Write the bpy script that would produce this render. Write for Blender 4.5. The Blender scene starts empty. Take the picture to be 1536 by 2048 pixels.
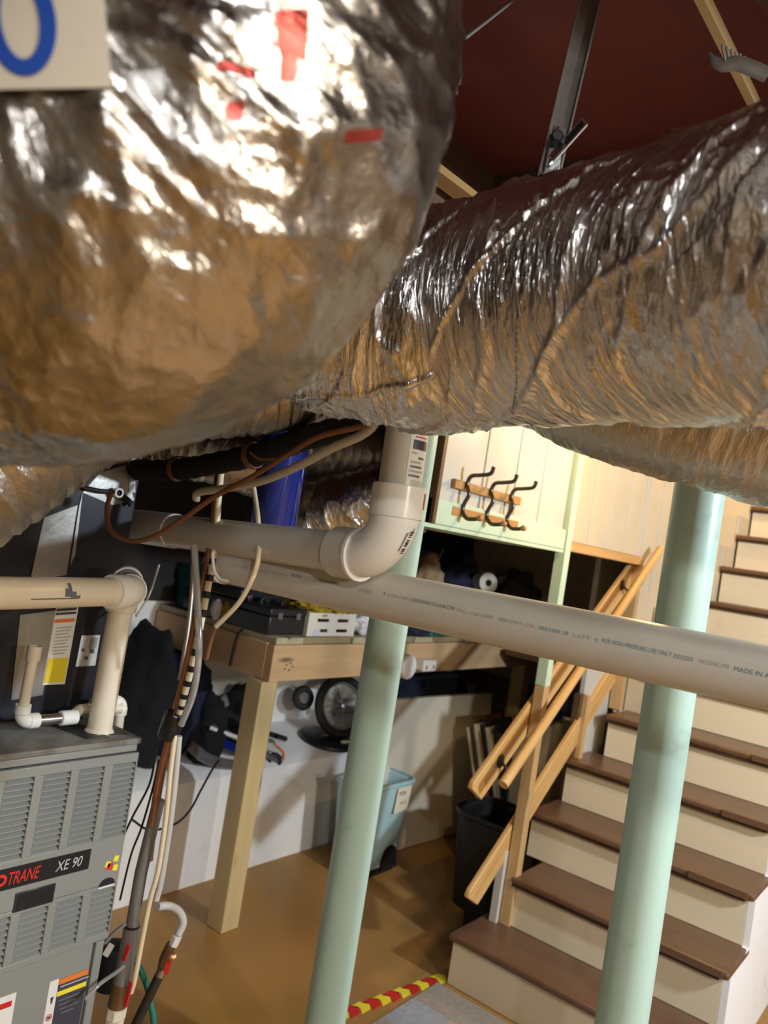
import bpy, bmesh, math, random
import numpy as np
from mathutils import Vector, Matrix
from math import sin, cos, pi, radians, atan, atan2, sqrt
random.seed(7)
S = bpy.context.scene
COL = S.collection

# ------------------------------------------------------------------ camera
FPX, PX, PY = 1560.0, 768.0, 1024.0
EYE = Vector((0, 0, 1.6))
ROLL, YAW, PITCH = radians(9.09), radians(38.5), radians(1.849)
fw = Vector((-sin(YAW)*cos(PITCH), cos(YAW)*cos(PITCH), sin(PITCH)))
rt0 = Vector((cos(YAW), sin(YAW), 0)); up0 = rt0.cross(fw)
rt = rt0*cos(ROLL)+up0*sin(ROLL); up = -rt0*sin(ROLL)+up0*cos(ROLL)
cd = bpy.data.cameras.new('camera'); cam = bpy.data.objects.new('camera', cd); COL.objects.link(cam)
m3 = Matrix((rt, up, -fw)).transposed()
cam.matrix_world = Matrix.Translation(EYE) @ m3.to_4x4()
cd.sensor_fit = 'HORIZONTAL'; cd.sensor_width = 36.0; cd.lens = 36.0*FPX/1536.0
cd.clip_start = 0.02; cd.clip_end = 60
cd.dof.use_dof = True; cd.dof.focus_distance = 1.45; cd.dof.aperture_fstop = 6.2
S.camera = cam

# ------------------------------------------------------------------ world, lights, exposure
w = bpy.data.worlds.new('world'); S.world = w; w.use_nodes = True
w.node_tree.nodes['Background'].inputs[0].default_value = (0.55, 0.5, 0.45, 1)
w.node_tree.nodes['Background'].inputs[1].default_value = 0.02
def lamp(name, loc, energy, color, r=0.05):
    l = bpy.data.lights.new(name, 'POINT'); l.energy = energy; l.color = color; l.shadow_soft_size = r
    o = bpy.data.objects.new(name, l); COL.objects.link(o); o.location = loc; return o
lamp('stair_bulb_light', (-0.90, 2.62, 2.13), 18, (1.0, 0.62, 0.20), 0.035)
lamp('side_lamp_light', (1.30, 2.30, 2.15), 255, (0.80, 0.91, 1.0), 0.07)
lamp('ceiling_lamp_light', (1.15, 0.0, 2.38), 22, (1.0, 0.97, 0.90), 0.05)
lamp('added_sparkle_light', (1.0, -0.50, 2.38), 66, (0.94, 0.97, 1.0), 0.045)  # unseen lamp added to bring out sparkles on the large duct's foil
lamp('added_fill_light', (2.5, 0.55, 2.2), 175, (1.0, 0.95, 0.84), 0.10)  # unseen lamp added as warm fill for the darker parts
lamp('stairwell_light', (-0.72, 4.3, 3.2), 55, (1.0, 0.70, 0.34), 0.08)
S.view_settings.view_transform = 'Standard'; S.view_settings.look = 'None'
S.view_settings.gamma = 1.0; S.view_settings.use_curve_mapping = False
S.view_settings.exposure = 0.0

# ------------------------------------------------------------------ helpers
def ray(x, y): return fw + rt*((x-PX)/FPX) - up*((y-PY)/FPX)
def at(x, y, X=None, Y=None, Z=None, D=None):
    r = ray(x, y)
    if X is not None: return EYE + r*(X/r.x)
    if Y is not None: return EYE + r*(Y/r.y)
    if Z is not None: return EYE + r*((Z-EYE.z)/r.z)
    return EYE + r*D

def V(*a): return Vector(a)

ORG = {}
def org(o): return ORG.get(o.name, Vector((0, 0, 0))) if o else Vector((0, 0, 0))

def tag(o, label=None, cat=None, group=None, kind=None):
    if label: o['label'] = label
    if cat: o['category'] = cat
    if group: o['group'] = group
    if kind: o['kind'] = kind
    return o
def thing(name, loc, label, cat, group=None):
    o = bpy.data.objects.new(name, None); COL.objects.link(o); o.location = loc
    o.empty_display_size = 0.05
    ORG[o.name] = Vector(loc)
    return tag(o, label, cat, group)

class MB:
    def __init__(s): s.v = []; s.f = []; s.uv = None
    def add(s, vs, fs):
        n = len(s.v); s.v += [Vector(p) for p in vs]; s.f += [tuple(i+n for i in f) for f in fs]; return s
    def box(s, a, b):
        x0, y0, z0 = a; x1, y1, z1 = b
        x0, x1 = min(x0, x1), max(x0, x1); y0, y1 = min(y0, y1), max(y0, y1); z0, z1 = min(z0, z1), max(z0, z1)
        return s.add([(x0,y0,z0),(x1,y0,z0),(x1,y1,z0),(x0,y1,z0),(x0,y0,z1),(x1,y0,z1),(x1,y1,z1),(x0,y1,z1)],
              [(0,3,2,1),(4,5,6,7),(0,1,5,4),(1,2,6,5),(2,3,7,6),(3,0,4,7)])
    def obox(s, c, ax, ay, az):
        """box with centre c and half-axis vectors"""
        c = Vector(c); ax = Vector(ax); ay = Vector(ay); az = Vector(az)
        if ax.cross(ay).dot(az) < 0: ax = -ax
        P = [c+i*ax+j*ay+k*az for k in (-1, 1) for (i, j) in ((-1,-1),(1,-1),(1,1),(-1,1))]
        return s.add(P, [(0,3,2,1),(4,5,6,7),(0,1,5,4),(1,2,6,5),(2,3,7,6),(3,0,4,7)])
    def bar(s, a, b, wid, thick, side):
        """bar from a to b; `side` gives the direction of wid"""
        a = Vector(a); b = Vector(b); d = (b-a); n = d.normalized()
        sd = Vector(side); sd = (sd - n*sd.dot(n)).normalized(); t = n.cross(sd)
        return s.obox((a+b)/2, d/2, sd*wid/2, t*thick/2)
    def prism(s, pts, ext):
        """polygon pts extruded by vector ext"""
        pts = [Vector(p) for p in pts]; ext = Vector(ext); n = len(pts)
        nr = Vector((0,0,0))
        for i in range(n):
            nr += (pts[i]-pts[0]).cross(pts[(i+1) % n]-pts[0])
        if nr.dot(ext) > 0: pts = pts[::-1]
        k = len(s.v)
        s.v += pts + [p+ext for p in pts]
        s.f.append(tuple(range(k, k+n))); s.f.append(tuple(range(k+2*n-1, k+n-1, -1)))
        for i in range(n):
            j = (i+1) % n
            s.f.append((k+j, k+i, k+n+i, k+n+j))
        return s
    def tube(s, path, r, seg=14, cap=True, ell=None):
        path = [Vector(p) for p in path]; n = len(path)
        rs = r if isinstance(r, (list, tuple)) else [r]*n
        T = []
        for i in range(n):
            a = path[max(0, i-1)]; b = path[min(n-1, i+1)]; T.append((b-a).normalized())
        ref = Vector((0, 0, 1)) if abs(T[0].z) < .9 else Vector((1, 0, 0))
        N = (ref - T[0]*ref.dot(T[0])).normalized(); k = len(s.v)
        for i in range(n):
            N = (N - T[i]*N.dot(T[i])).normalized(); B = T[i].cross(N)
            for j in range(seg):
                a = 2*pi*j/seg
                s.v.append(path[i] + N*(rs[i]*cos(a)) + B*(rs[i]*sin(a)*(ell or 1)))
        for i in range(n-1):
            for j in range(seg):
                j2 = (j+1) % seg
                s.f.append((k+i*seg+j, k+i*seg+j2, k+(i+1)*seg+j2, k+(i+1)*seg+j))
        if cap:
            s.f.append(tuple(k+j for j in range(seg-1, -1, -1)))
            s.f.append(tuple(k+(n-1)*seg+j for j in range(seg)))
        return s
    def ring(s, a, b, ro, ri, seg=28):
        """hollow cylinder between a and b"""
        a = Vector(a); b = Vector(b); T = (b-a).normalized()
        ref = Vector((0, 0, 1)) if abs(T.z) < .9 else Vector((1, 0, 0))
        N = (ref - T*ref.dot(T)).normalized(); B = T.cross(N); k = len(s.v)
        for (c, r) in ((a, ro), (b, ro), (b, ri), (a, ri)):
            for j in range(seg):
                t = 2*pi*j/seg; s.v.append(c + N*r*cos(t) + B*r*sin(t))
        for q in range(4):
            for j in range(seg):
                j2 = (j+1) % seg; q2 = (q+1) % 4
                s.f.append((k+q*seg+j, k+q*seg+j2, k+q2*seg+j2, k+q2*seg+j))
        return s
    def lathe(s, c, prof, seg=28, axis=(0,0,1), sx=1, sy=1):
        """prof = [(r,h)...] around axis"""
        T = Vector(axis).normalized(); ref = Vector((1, 0, 0)) if abs(T.x) < .9 else Vector((0, 1, 0))
        N = (ref - T*ref.dot(T)).normalized(); B = T.cross(N); k = len(s.v); c = Vector(c)
        for (r, h) in prof:
            for j in range(seg):
                t = 2*pi*j/seg; s.v.append(c + T*h + N*(r*cos(t)*sx) + B*(r*sin(t)*sy))
        for i in range(len(prof)-1):
            for j in range(seg):
                j2 = (j+1) % seg
                s.f.append((k+i*seg+j, k+i*seg+j2, k+(i+1)*seg+j2, k+(i+1)*seg+j))
        s.f.append(tuple(k+j for j in range(seg-1, -1, -1)))
        s.f.append(tuple(k+(len(prof)-1)*seg+j for j in range(seg)))
        return s
    def ball(s, c, rx, ry=None, rz=None, seg=16, rings=10, nz=0.0, rot=None):
        ry = ry or rx; rz = rz or rx; c = Vector(c); k = len(s.v); R = rot or Matrix.Identity(3)
        for i in range(1, rings):
            th = pi*i/rings
            for j in range(seg):
                a = 2*pi*j/seg; f = 1 + nz*(random.random()-.5)
                s.v.append(c + R @ Vector((rx*f*sin(th)*cos(a), ry*f*sin(th)*sin(a), rz*f*cos(th))))
        top = len(s.v); s.v.append(c + R @ Vector((0, 0, rz))); s.v.append(c + R @ Vector((0, 0, -rz)))
        for i in range(rings-2):
            for j in range(seg):
                j2 = (j+1) % seg
                s.f.append((k+i*seg+j, k+(i+1)*seg+j, k+(i+1)*seg+j2, k+i*seg+j2))
        for j in range(seg):
            j2 = (j+1) % seg
            s.f.append((top, k+j, k+j2)); s.f.append((top+1, k+(rings-2)*seg+j2, k+(rings-2)*seg+j))
        return s
    def build(s, name, mat, parent=None, smooth=False, bevel=0, angle=35, seg=2):
        me = bpy.data.meshes.new(name)
        if parent is not None: o0 = org(parent)
        else:
            xs = [p.x for p in s.v]; ys = [p.y for p in s.v]; zs = [p.z for p in s.v]
            o0 = Vector(((min(xs)+max(xs))/2, (min(ys)+max(ys))/2, min(zs)))
        me.from_pydata([tuple(p-o0) for p in s.v], [], s.f)
        me.validate(); me.update()
        if s.uv is not None:
            ul = me.uv_layers.new(name='UVMap')
            vi = np.empty(len(me.loops), dtype=np.int32); me.loops.foreach_get('vertex_index', vi)
            ul.data.foreach_set('uv', np.asarray(s.uv, dtype=np.float32)[vi].ravel())
        me.materials.append(mat)
        o = bpy.data.objects.new(name, me); COL.objects.link(o)
        ORG[o.name] = o0.copy()
        if parent is not None: o.parent = parent
        else: o.location = o0
        if smooth:
            me.polygons.foreach_set('use_smooth', [True]*len(me.polygons))
            if angle < 180: me.set_sharp_from_angle(angle=radians(angle))
        if bevel:
            b = o.modifiers.new('bevel', 'BEVEL'); b.width = bevel; b.segments = seg; b.limit_method = 'ANGLE'
            me.polygons.foreach_set('use_smooth', [True]*len(me.polygons)); me.set_sharp_from_angle(angle=radians(50))
        return o
def B(a, b): return MB().box(a, b)

def smooth_path(pts, n=12):
    """Catmull-Rom through points"""
    P = [Vector(p) for p in pts]; P = [P[0]*2-P[1]] + P + [P[-1]*2-P[-2]]; out = []
    for i in range(1, len(P)-2):
        a, b, c, d = P[i-1], P[i], P[i+1], P[i+2]
        for k in range(n):
            t = k/n
            out.append(0.5*((2*b)+(c-a)*t+(2*a-5*b+4*c-d)*t*t+(3*b-a-3*c+d)*t**3))
    out.append(P[-2].copy()); return out

def arc(p0, corner, p1, r, n=10):
    """rounded corner between segments p0-corner-p1"""
    p0, c, p1 = Vector(p0), Vector(corner), Vector(p1)
    a = (p0-c).normalized(); b = (p1-c).normalized(); ang = a.angle(b); d = r/math.tan(ang/2)
    s = c+a*d; e = c+b*d; cen = c+(a+b).normalized()*(r/sin(ang/2))
    u = (s-cen); v = (e-cen); tot = u.angle(v); axis = u.cross(v).normalized()
    return [cen + Matrix.Rotation(tot*k/n, 3, axis) @ u for k in range(n+1)]

# ------------------------------------------------------------------ materials
def nt(name):
    m = bpy.data.materials.new(name); m.use_nodes = True; t = m.node_tree
    return m, t, t.nodes['Principled BSDF']
def N(t, ty, **kw):
    n = t.nodes.new(ty)
    for k, v in kw.items():
        if k in n.inputs.keys(): n.inputs[k].default_value = v
        else: setattr(n, k, v)
    return n
def c4(c): return (c[0], c[1], c[2], 1)
def plain(name, c, rough=0.5, metal=0.0, var=0.15, scale=8.0, bump=0.0, bscale=80.0, c2=None, coat=0.0, trans=0.0, ior=1.45, stretch=(1,1,1)):
    """colour with gentle noise variation and fine relief"""
    m, t, b = nt(name)
    b.inputs['Roughness'].default_value = rough; b.inputs['Metallic'].default_value = metal
    b.inputs['IOR'].default_value = ior
    if coat: b.inputs['Coat Weight'].default_value = coat
    if trans: b.inputs['Transmission Weight'].default_value = trans
    tc = N(t, 'ShaderNodeTexCoord'); mp = N(t, 'ShaderNodeMapping', Scale=stretch)
    t.links.new(tc.outputs['Object'], mp.inputs['Vector'])
    n = N(t, 'ShaderNodeTexNoise', Scale=scale, Detail=5.0, Roughness=0.6)
    t.links.new(mp.outputs[0], n.inputs['Vector'])
    mx = N(t, 'ShaderNodeMix', data_type='RGBA')
    lo = c2 if c2 else tuple(x*(1-var) for x in c)
    mx.inputs[6].default_value = c4(lo); mx.inputs[7].default_value = c4(c if c2 else tuple(min(1, x*(1+var*.6)) for x in c))
    rp = N(t, 'ShaderNodeMapRange'); rp.inputs[1].default_value = .3; rp.inputs[2].default_value = .7
    t.links.new(n.outputs[0], rp.inputs[0]); t.links.new(rp.outputs[0], mx.inputs[0])
    t.links.new(mx.outputs[2], b.inputs['Base Color'])
    if bump:
        n2 = N(t, 'ShaderNodeTexNoise', Scale=bscale, Detail=4.0); t.links.new(mp.outputs[0], n2.inputs['Vector'])
        bp = N(t, 'ShaderNodeBump', Strength=bump, Distance=0.002)
        t.links.new(n2.outputs[0], bp.inputs['Height']); t.links.new(bp.outputs[0], b.inputs['Normal'])
    return m
def wood(name, c1, c2, axis='Y', scale=1.0, rough=0.55, knots=True, rot=(0,0,0)):
    m, t, b = nt(name); b.inputs['Roughness'].default_value = rough
    tc = N(t, 'ShaderNodeTexCoord'); mp = N(t, 'ShaderNodeMapping')
    mp.inputs['Rotation'].default_value = rot
    t.links.new(tc.outputs['Object'], mp.inputs['Vector'])
    sc = {'X': (1.2, 22, 22), 'Y': (22, 1.2, 22), 'Z': (22, 22, 1.2)}[axis]
    m2 = N(t, 'ShaderNodeMapping', Scale=tuple(x*scale for x in sc)); t.links.new(mp.outputs[0], m2.inputs['Vector'])
    n = N(t, 'ShaderNodeTexNoise', Scale=1.6, Detail=5.0, Roughness=0.62, Distortion=0.6); t.links.new(m2.outputs[0], n.inputs['Vector'])
    r = N(t, 'ShaderNodeValToRGB'); r.color_ramp.elements[0].position = .32; r.color_ramp.elements[1].position = .68
    r.color_ramp.elements[0].color = c4(c2); r.color_ramp.elements[1].color = c4(c1)
    t.links.new(n.outputs[0], r.inputs[0]); last = r.outputs[0]
    if knots:
        v = N(t, 'ShaderNodeTexVoronoi', Scale=1.0, Randomness=1.0)
        m3_ = N(t, 'ShaderNodeMapping', Scale={'X': (2.2, 9, 9), 'Y': (9, 2.2, 9), 'Z': (9, 9, 2.2)}[axis]); t.links.new(mp.outputs[0], m3_.inputs['Vector'])
        t.links.new(m3_.outputs[0], v.inputs['Vector'])
        rr = N(t, 'ShaderNodeMapRange'); rr.inputs[1].default_value = .05; rr.inputs[2].default_value = .13; rr.inputs[3].default_value = 1; rr.inputs[4].default_value = 0
        t.links.new(v.outputs['Distance'], rr.inputs[0])
        mx = N(t, 'ShaderNodeMix', data_type='RGBA'); mx.inputs[7].default_value = c4(tuple(x*.3 for x in c2))
        t.links.new(rr.outputs[0], mx.inputs[0]); t.links.new(last, mx.inputs[6]); last = mx.outputs[2]
    t.links.new(last, b.inputs['Base Color'])
    bp = N(t, 'ShaderNodeBump', Strength=0.15, Distance=0.001)
    t.links.new(n.outputs[0], bp.inputs['Height']); t.links.new(bp.outputs[0], b.inputs['Normal'])
    return m
def stained(name, c, cdirt, rough=0.5, scale=5.0, lo=.55, hi=.75, bump=.1, c3=None):
    """paint with worn / dirty patches that have a shape of their own"""
    m, t, b = nt(name); b.inputs['Roughness'].default_value = rough
    tc = N(t, 'ShaderNodeTexCoord')
    n = N(t, 'ShaderNodeTexNoise', Scale=scale, Detail=6.0, Roughness=.65, Distortion=.5); t.links.new(tc.outputs['Object'], n.inputs['Vector'])
    r = N(t, 'ShaderNodeMapRange'); r.inputs[1].default_value = lo; r.inputs[2].default_value = hi; t.links.new(n.outputs[0], r.inputs[0])
    mx = N(t, 'ShaderNodeMix', data_type='RGBA'); mx.inputs[6].default_value = c4(c); mx.inputs[7].default_value = c4(cdirt)
    t.links.new(r.outputs[0], mx.inputs[0]); last = mx.outputs[2]
    if c3:
        n2 = N(t, 'ShaderNodeTexNoise', Scale=scale*.35, Detail=3.0); t.links.new(tc.outputs['Object'], n2.inputs['Vector'])
        r2 = N(t, 'ShaderNodeMapRange'); r2.inputs[1].default_value = .45; r2.inputs[2].default_value = .6; t.links.new(n2.outputs[0], r2.inputs[0])
        m2 = N(t, 'ShaderNodeMix', data_type='RGBA'); m2.inputs[7].default_value = c4(c3)
        t.links.new(r2.outputs[0], m2.inputs[0]); t.links.new(last, m2.inputs[6]); last = m2.outputs[2]
    t.links.new(last, b.inputs['Base Color'])
    n4 = N(t, 'ShaderNodeTexNoise', Scale=60.0, Detail=4.0); t.links.new(tc.outputs['Object'], n4.inputs['Vector'])
    bp = N(t, 'ShaderNodeBump', Strength=bump, Distance=.002); t.links.new(n4.outputs[0], bp.inputs['Height']); t.links.new(bp.outputs[0], b.inputs['Normal'])
    return m
def foil(name, base=(.72,.69,.65), rough=.2, crinkle=.5, fine=.3, cs=(9, 40), fs=(60, 220), rough2=None, facet=0.0):
    """aluminised film: metallic with crinkles laid along the hoops (UV in metres: u along, v around)"""
    m, t, b = nt(name); b.inputs['Metallic'].default_value = 1.0
    b.inputs['Base Color'].default_value = c4(base)
    uv = N(t, 'ShaderNodeUVMap', uv_map='UVMap')
    mp = N(t, 'ShaderNodeMapping', Scale=(cs[1], cs[0], 1)); t.links.new(uv.outputs[0], mp.inputs['Vector'])
    v = N(t, 'ShaderNodeTexVoronoi', feature='DISTANCE_TO_EDGE', Scale=1.0); 
    n0 = N(t, 'ShaderNodeTexNoise', Scale=3.0, Detail=3.0); t.links.new(mp.outputs[0], n0.inputs['Vector'])
    ad = N(t, 'ShaderNodeVectorMath', operation='MULTIPLY_ADD'); ad.inputs[1].default_value = (.9, .9, .9)
    t.links.new(n0.outputs['Color'], ad.inputs[0]); t.links.new(mp.outputs[0], ad.inputs[2]); t.links.new(ad.outputs[0], v.inputs['Vector'])
    mp2 = N(t, 'ShaderNodeMapping', Scale=(fs[1], fs[0], 1)); t.links.new(uv.outputs[0], mp2.inputs['Vector'])
    n = N(t, 'ShaderNodeTexNoise', Scale=1.0, Detail=5.0, Roughness=.6, Distortion=1.2); t.links.new(mp2.outputs[0], n.inputs['Vector'])
    b1 = N(t, 'ShaderNodeBump', Strength=crinkle, Distance=.006); t.links.new(v.outputs['Distance'], b1.inputs['Height'])
    b2 = N(t, 'ShaderNodeBump', Strength=fine, Distance=.002); t.links.new(n.outputs[0], b2.inputs['Height']); t.links.new(b1.outputs[0], b2.inputs['Normal'])
    last = b2
    if facet:
        mp3 = N(t, 'ShaderNodeMapping', Scale=(110, 60, 1)); t.links.new(uv.outputs[0], mp3.inputs['Vector'])
        v3 = N(t, 'ShaderNodeTexVoronoi', feature='F1', Scale=1.0); t.links.new(mp3.outputs[0], v3.inputs['Vector'])
        m3n = N(t, 'ShaderNodeTexNoise', Scale=5.0, Detail=2.0); t.links.new(uv.outputs[0], m3n.inputs['Vector'])
        rm3 = N(t, 'ShaderNodeMapRange'); rm3.inputs[1].default_value = .42; rm3.inputs[2].default_value = .58; rm3.inputs[4].default_value = facet
        t.links.new(m3n.outputs[0], rm3.inputs[0])
        b3 = N(t, 'ShaderNodeBump', Distance=.003); t.links.new(v3.outputs['Distance'], b3.inputs['Height']); t.links.new(rm3.outputs[0], b3.inputs['Strength'])
        t.links.new(b2.outputs[0], b3.inputs['Normal']); last = b3
    t.links.new(last.outputs[0], b.inputs['Normal'])
    nn = N(t, 'ShaderNodeTexNoise', Scale=9.0, Detail=3.0); t.links.new(uv.outputs[0], nn.inputs['Vector'])
    rr = N(t, 'ShaderNodeMapRange'); rr.inputs[1].default_value = .35; rr.inputs[2].default_value = .65
    rr.inputs[3].default_value = rough; rr.inputs[4].default_value = rough2 if rough2 else rough+.12
    t.links.new(nn.outputs[0], rr.inputs[0]); t.links.new(rr.outputs[0], b.inputs['Roughness'])
    return m

M = {}
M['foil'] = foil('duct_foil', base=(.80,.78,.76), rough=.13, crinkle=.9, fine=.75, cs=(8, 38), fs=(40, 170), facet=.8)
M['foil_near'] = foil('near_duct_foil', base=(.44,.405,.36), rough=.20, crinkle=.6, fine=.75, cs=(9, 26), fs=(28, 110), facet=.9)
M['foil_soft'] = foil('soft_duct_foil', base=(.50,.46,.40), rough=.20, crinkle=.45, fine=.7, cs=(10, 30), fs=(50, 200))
M['back_wall'] = plain('dim_brown_wall', (.26,.21,.15), rough=.85)
M['floor'] = stained('floor_paint', (.34,.175,.034), (.25,.155,.045), rough=.45, scale=2.6, lo=.42, hi=.62, bump=.08, c3=(.38,.20,.06))
M['white_wall'] = stained('whitewashed_wall', (.87,.86,.85), (.66,.55,.44), rough=.8, scale=3.2, lo=.6, hi=.8, bump=.35)
M['dim_wall'] = plain('beige_wall', (.55,.46,.36), rough=.85, bump=.2)
M['dark_wall'] = plain('dark_wall', (.028,.025,.024), rough=.9)
M['redboard'] = plain('red_brown_ceiling_board', (.15,.028,.022), rough=.75, var=.25, scale=3)
M['joist'] = wood('joist_wood', (.085,.042,.022), (.05,.024,.012), 'Y', rough=.8)
M['lath'] = wood('lath_wood', (.30,.17,.055), (.22,.12,.035), 'Y', rough=.7, knots=False)
M['mint'] = plain('mint_paint', (.52,.66,.50), rough=.45, var=.06, scale=6, bump=.05)
M['post'] = stained('mint_post_paint', (.42,.59,.52), (.32,.44,.38), rough=.38, scale=7, lo=.58, hi=.75, bump=.12)
M['cream'] = plain('cream_paint', (.58,.50,.36), rough=.5, var=.06, scale=5, bump=.05)
M['white_board'] = plain('white_board_paint', (.54,.52,.47), rough=.5, var=.05, scale=5, bump=.06)
M['riser'] = stained('riser_paint', (.74,.64,.46), (.58,.46,.30), rough=.5, scale=5, lo=.6, hi=.8, bump=.08)
M['tread'] = stained('brown_tread_paint', (.135,.072,.04), (.10,.05,.028), rough=.33, scale=7, lo=.5, hi=.7, bump=.08)
M['nosing'] = plain('dark_nosing', (.045,.022,.014), rough=.35)
M['oak'] = wood('oak_rail', (.66,.42,.17), (.52,.29,.09), 'Y', 1.0, .4, knots=False, rot=(radians(-40), 0, 0))
M['oak_trim'] = wood('oak_trim', (.66,.40,.16), (.50,.26,.08), 'Y', 1.0, .4, knots=False)
M['stud'] = wood('bare_stud_wood', (.55,.36,.17), (.44,.27,.11), 'Z', 1.0, .6)
M['bench'] = wood('pine_beam', (.62,.42,.23), (.54,.34,.17), 'Y', .6, .6)
M['bench_x'] = wood('pine_beam_side', (.62,.42,.23), (.54,.34,.17), 'X', .6, .6)
M['bench_leg'] = wood('treated_leg', (.60,.47,.24), (.50,.38,.18), 'Z', .6, .6)
M['plank'] = wood('deck_plank', (.34,.27,.15), (.26,.20,.11), 'X', .8, .7)
M['plank_b'] = wood('deck_plank_pale', (.50,.44,.30), (.40,.34,.2), 'X', .8, .7)
M['pvc'] = plain('grey_pvc', (.56,.54,.48), rough=.33, var=.05, scale=5)
M['pvc_white'] = plain('white_pvc', (.80,.79,.75), rough=.22, var=.03, scale=5)
M['pvc_old'] = stained('yellowed_pvc', (.76,.69,.56), (.62,.50,.36), rough=.3, scale=9, lo=.55, hi=.75, bump=.05)
M['furn'] = plain('furnace_grey', (.27,.28,.265), rough=.38, metal=.1, var=.05, scale=4)
M['furn_top'] = stained('furnace_top_grey', (.20,.195,.175), (.12,.10,.075), rough=.5, scale=9, lo=.45, hi=.65)
M['black'] = plain('black_plastic', (.012,.012,.014), rough=.4)
M['matte_black'] = plain('matte_black_cloth', (.010,.010,.012), rough=.95, bump=.4, bscale=120)
M['foam'] = plain('black_foam', (.008,.008,.008), rough=.85, bump=.3)
M['charcoal'] = plain('charcoal_panel', (.030,.032,.042), rough=.3, metal=.3, var=.2)
M['tape'] = plain('aluminium_tape', (.42,.41,.39), rough=.35, metal=.75, var=.2, scale=12, bump=.2)
M['paper'] = plain('white_paper', (.75,.74,.70), rough=.6, var=.04)
M['label_cream'] = plain('cream_label_film', (.52,.46,.37), rough=.6, var=.05)
M['note'] = plain('cream_note_paper', (.86,.77,.60), rough=.7, var=.04)
M['yellow'] = plain('yellow_print', (.78,.60,.02), rough=.5, var=.05)
M['orange'] = plain('orange_print', (.75,.20,.03), rough=.5, var=.05)
M['dull_red'] = plain('dull_red_print', (.42,.07,.055), rough=.35, metal=.75, var=.5, scale=25)
M['red'] = plain('red_print', (.72,.03,.02), rough=.45, var=.05)
M['tape_yellow'] = plain('yellow_tape', (.85,.72,.04), rough=.4, var=.05)
M['tape_red'] = plain('red_tape', (.60,.02,.02), rough=.4, var=.05)
M['grey_print'] = plain('grey_print', (.14,.15,.17), rough=.5, var=.1)
M['silver_print'] = plain('silver_print', (.62,.64,.66), rough=.35, metal=.3, var=.05)
M['blue_ink'] = plain('blue_ink', (.012,.055,.30), rough=.5, var=.1)
M['ink'] = plain('dark_ink', (.05,.05,.07), rough=.5)
M['teal_ink'] = plain('teal_ink', (.12,.28,.30), rough=.5)
M['faint_ink'] = plain('faint_ink', (.40,.39,.36), rough=.5)
M['blue'] = plain('blue_plastic', (.006,.018,.16), rough=.12, var=.1, coat=.5)
M['blue2'] = plain('bright_blue_plastic', (.02,.07,.40), rough=.3, var=.15)
M['copper'] = plain('copper_pipe', (.42,.20,.10), rough=.32, metal=.85, var=.3, scale=20)
M['copper_dull'] = plain('dull_brown_cable', (.20,.085,.04), rough=.5, var=.2)
M['white_tube'] = plain('milky_tube', (.52,.50,.47), rough=.25, var=.1)
M['cream_cable'] = plain('cream_cable', (.72,.62,.42), rough=.4, var=.08)
M['clear'] = plain('clear_vinyl', (.55,.55,.54), rough=.08, trans=.6, var=.05)
M['grey_pipe'] = plain('grey_conduit', (.22,.21,.20), rough=.4, metal=.3, var=.15)
M['iron'] = plain('black_iron_pipe', (.045,.038,.033), rough=.5, metal=.4, var=.25)
M['brass'] = plain('dull_brass', (.20,.12,.05), rough=.45, metal=.6, var=.3)
M['chrome'] = plain('bright_metal', (.70,.70,.70), rough=.2, metal=1.0, var=.08)
M['zinc'] = plain('galvanised_steel', (.42,.40,.37), rough=.34, metal=.85, var=.2, scale=14)
M['dull_wrap'] = plain('dull_plastic_film', (.10,.085,.07), rough=.45, var=.3, scale=40, bump=.3)
M['lens_white'] = plain('frosted_white_lens', (.93,.93,.95), rough=.25, var=.01)
M['green'] = plain('green_hose', (.02,.17,.12), rough=.4, var=.15)
M['teal'] = plain('teal_tote', (.01,.10,.10), rough=.45, var=.1)
M['aqua'] = plain('aqua_plastic', (.46,.68,.74), rough=.3, var=.03)
M['panel'] = plain('cream_panel', (.74,.67,.54), rough=.5, var=.04)
M['card'] = plain('cardboard', (.42,.28,.16), rough=.8, var=.1)
M['brown_wood'] = wood('dark_cabinet_wood', (.14,.07,.03), (.09,.045,.02), 'X', .7, .5)
M['rack_wood'] = wood('rack_wood', (.50,.27,.09), (.38,.19,.06), 'Y', 1.2, .5, knots=False)
M['bronze'] = plain('bronze_hook', (.10,.075,.055), rough=.35, metal=.6, var=.2)
M['mustard'] = plain('mustard_cloth', (.38,.25,.02), rough=.9, var=.35, scale=18, bump=.3)
M['crate'] = plain('white_crate', (.74,.70,.62), rough=.5, var=.05)
M['bag'] = plain('white_plastic_bag', (.62,.62,.66), rough=.3, var=.08)
M['navy'] = plain('navy_cloth', (.015,.02,.05), rough=.85, var=.3, bump=.3)
M['greycloth'] = plain('grey_cloth', (.16,.15,.15), rough=.85, var=.3, scale=10, bump=.3)
M['rubber'] = plain('black_rubber', (.012,.012,.012), rough=.6, var=.2)
M['rim'] = plain('grey_rim', (.22,.22,.23), rough=.35, metal=.6, var=.15)
M['dark_tin'] = plain('dark_tool', (.02,.02,.022), rough=.35, var=.2)
M['stripe'] = plain('black_electrical_tape', (.012,.012,.014), rough=.25)
M['rug1'] = plain('rug_pink', (.45,.33,.27), rough=.95, var=.15, scale=60, bump=.4, bscale=400)
M['rug2'] = plain('rug_grey', (.30,.27,.24), rough=.95, var=.15, scale=60, bump=.4, bscale=400)
M['rug3'] = plain('rug_blue', (.30,.33,.38), rough=.95, var=.15, scale=60, bump=.4, bscale=400)
M['rug4'] = plain('rug_navy', (.06,.065,.10), rough=.95, var=.15, scale=60, bump=.4, bscale=400)
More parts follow.
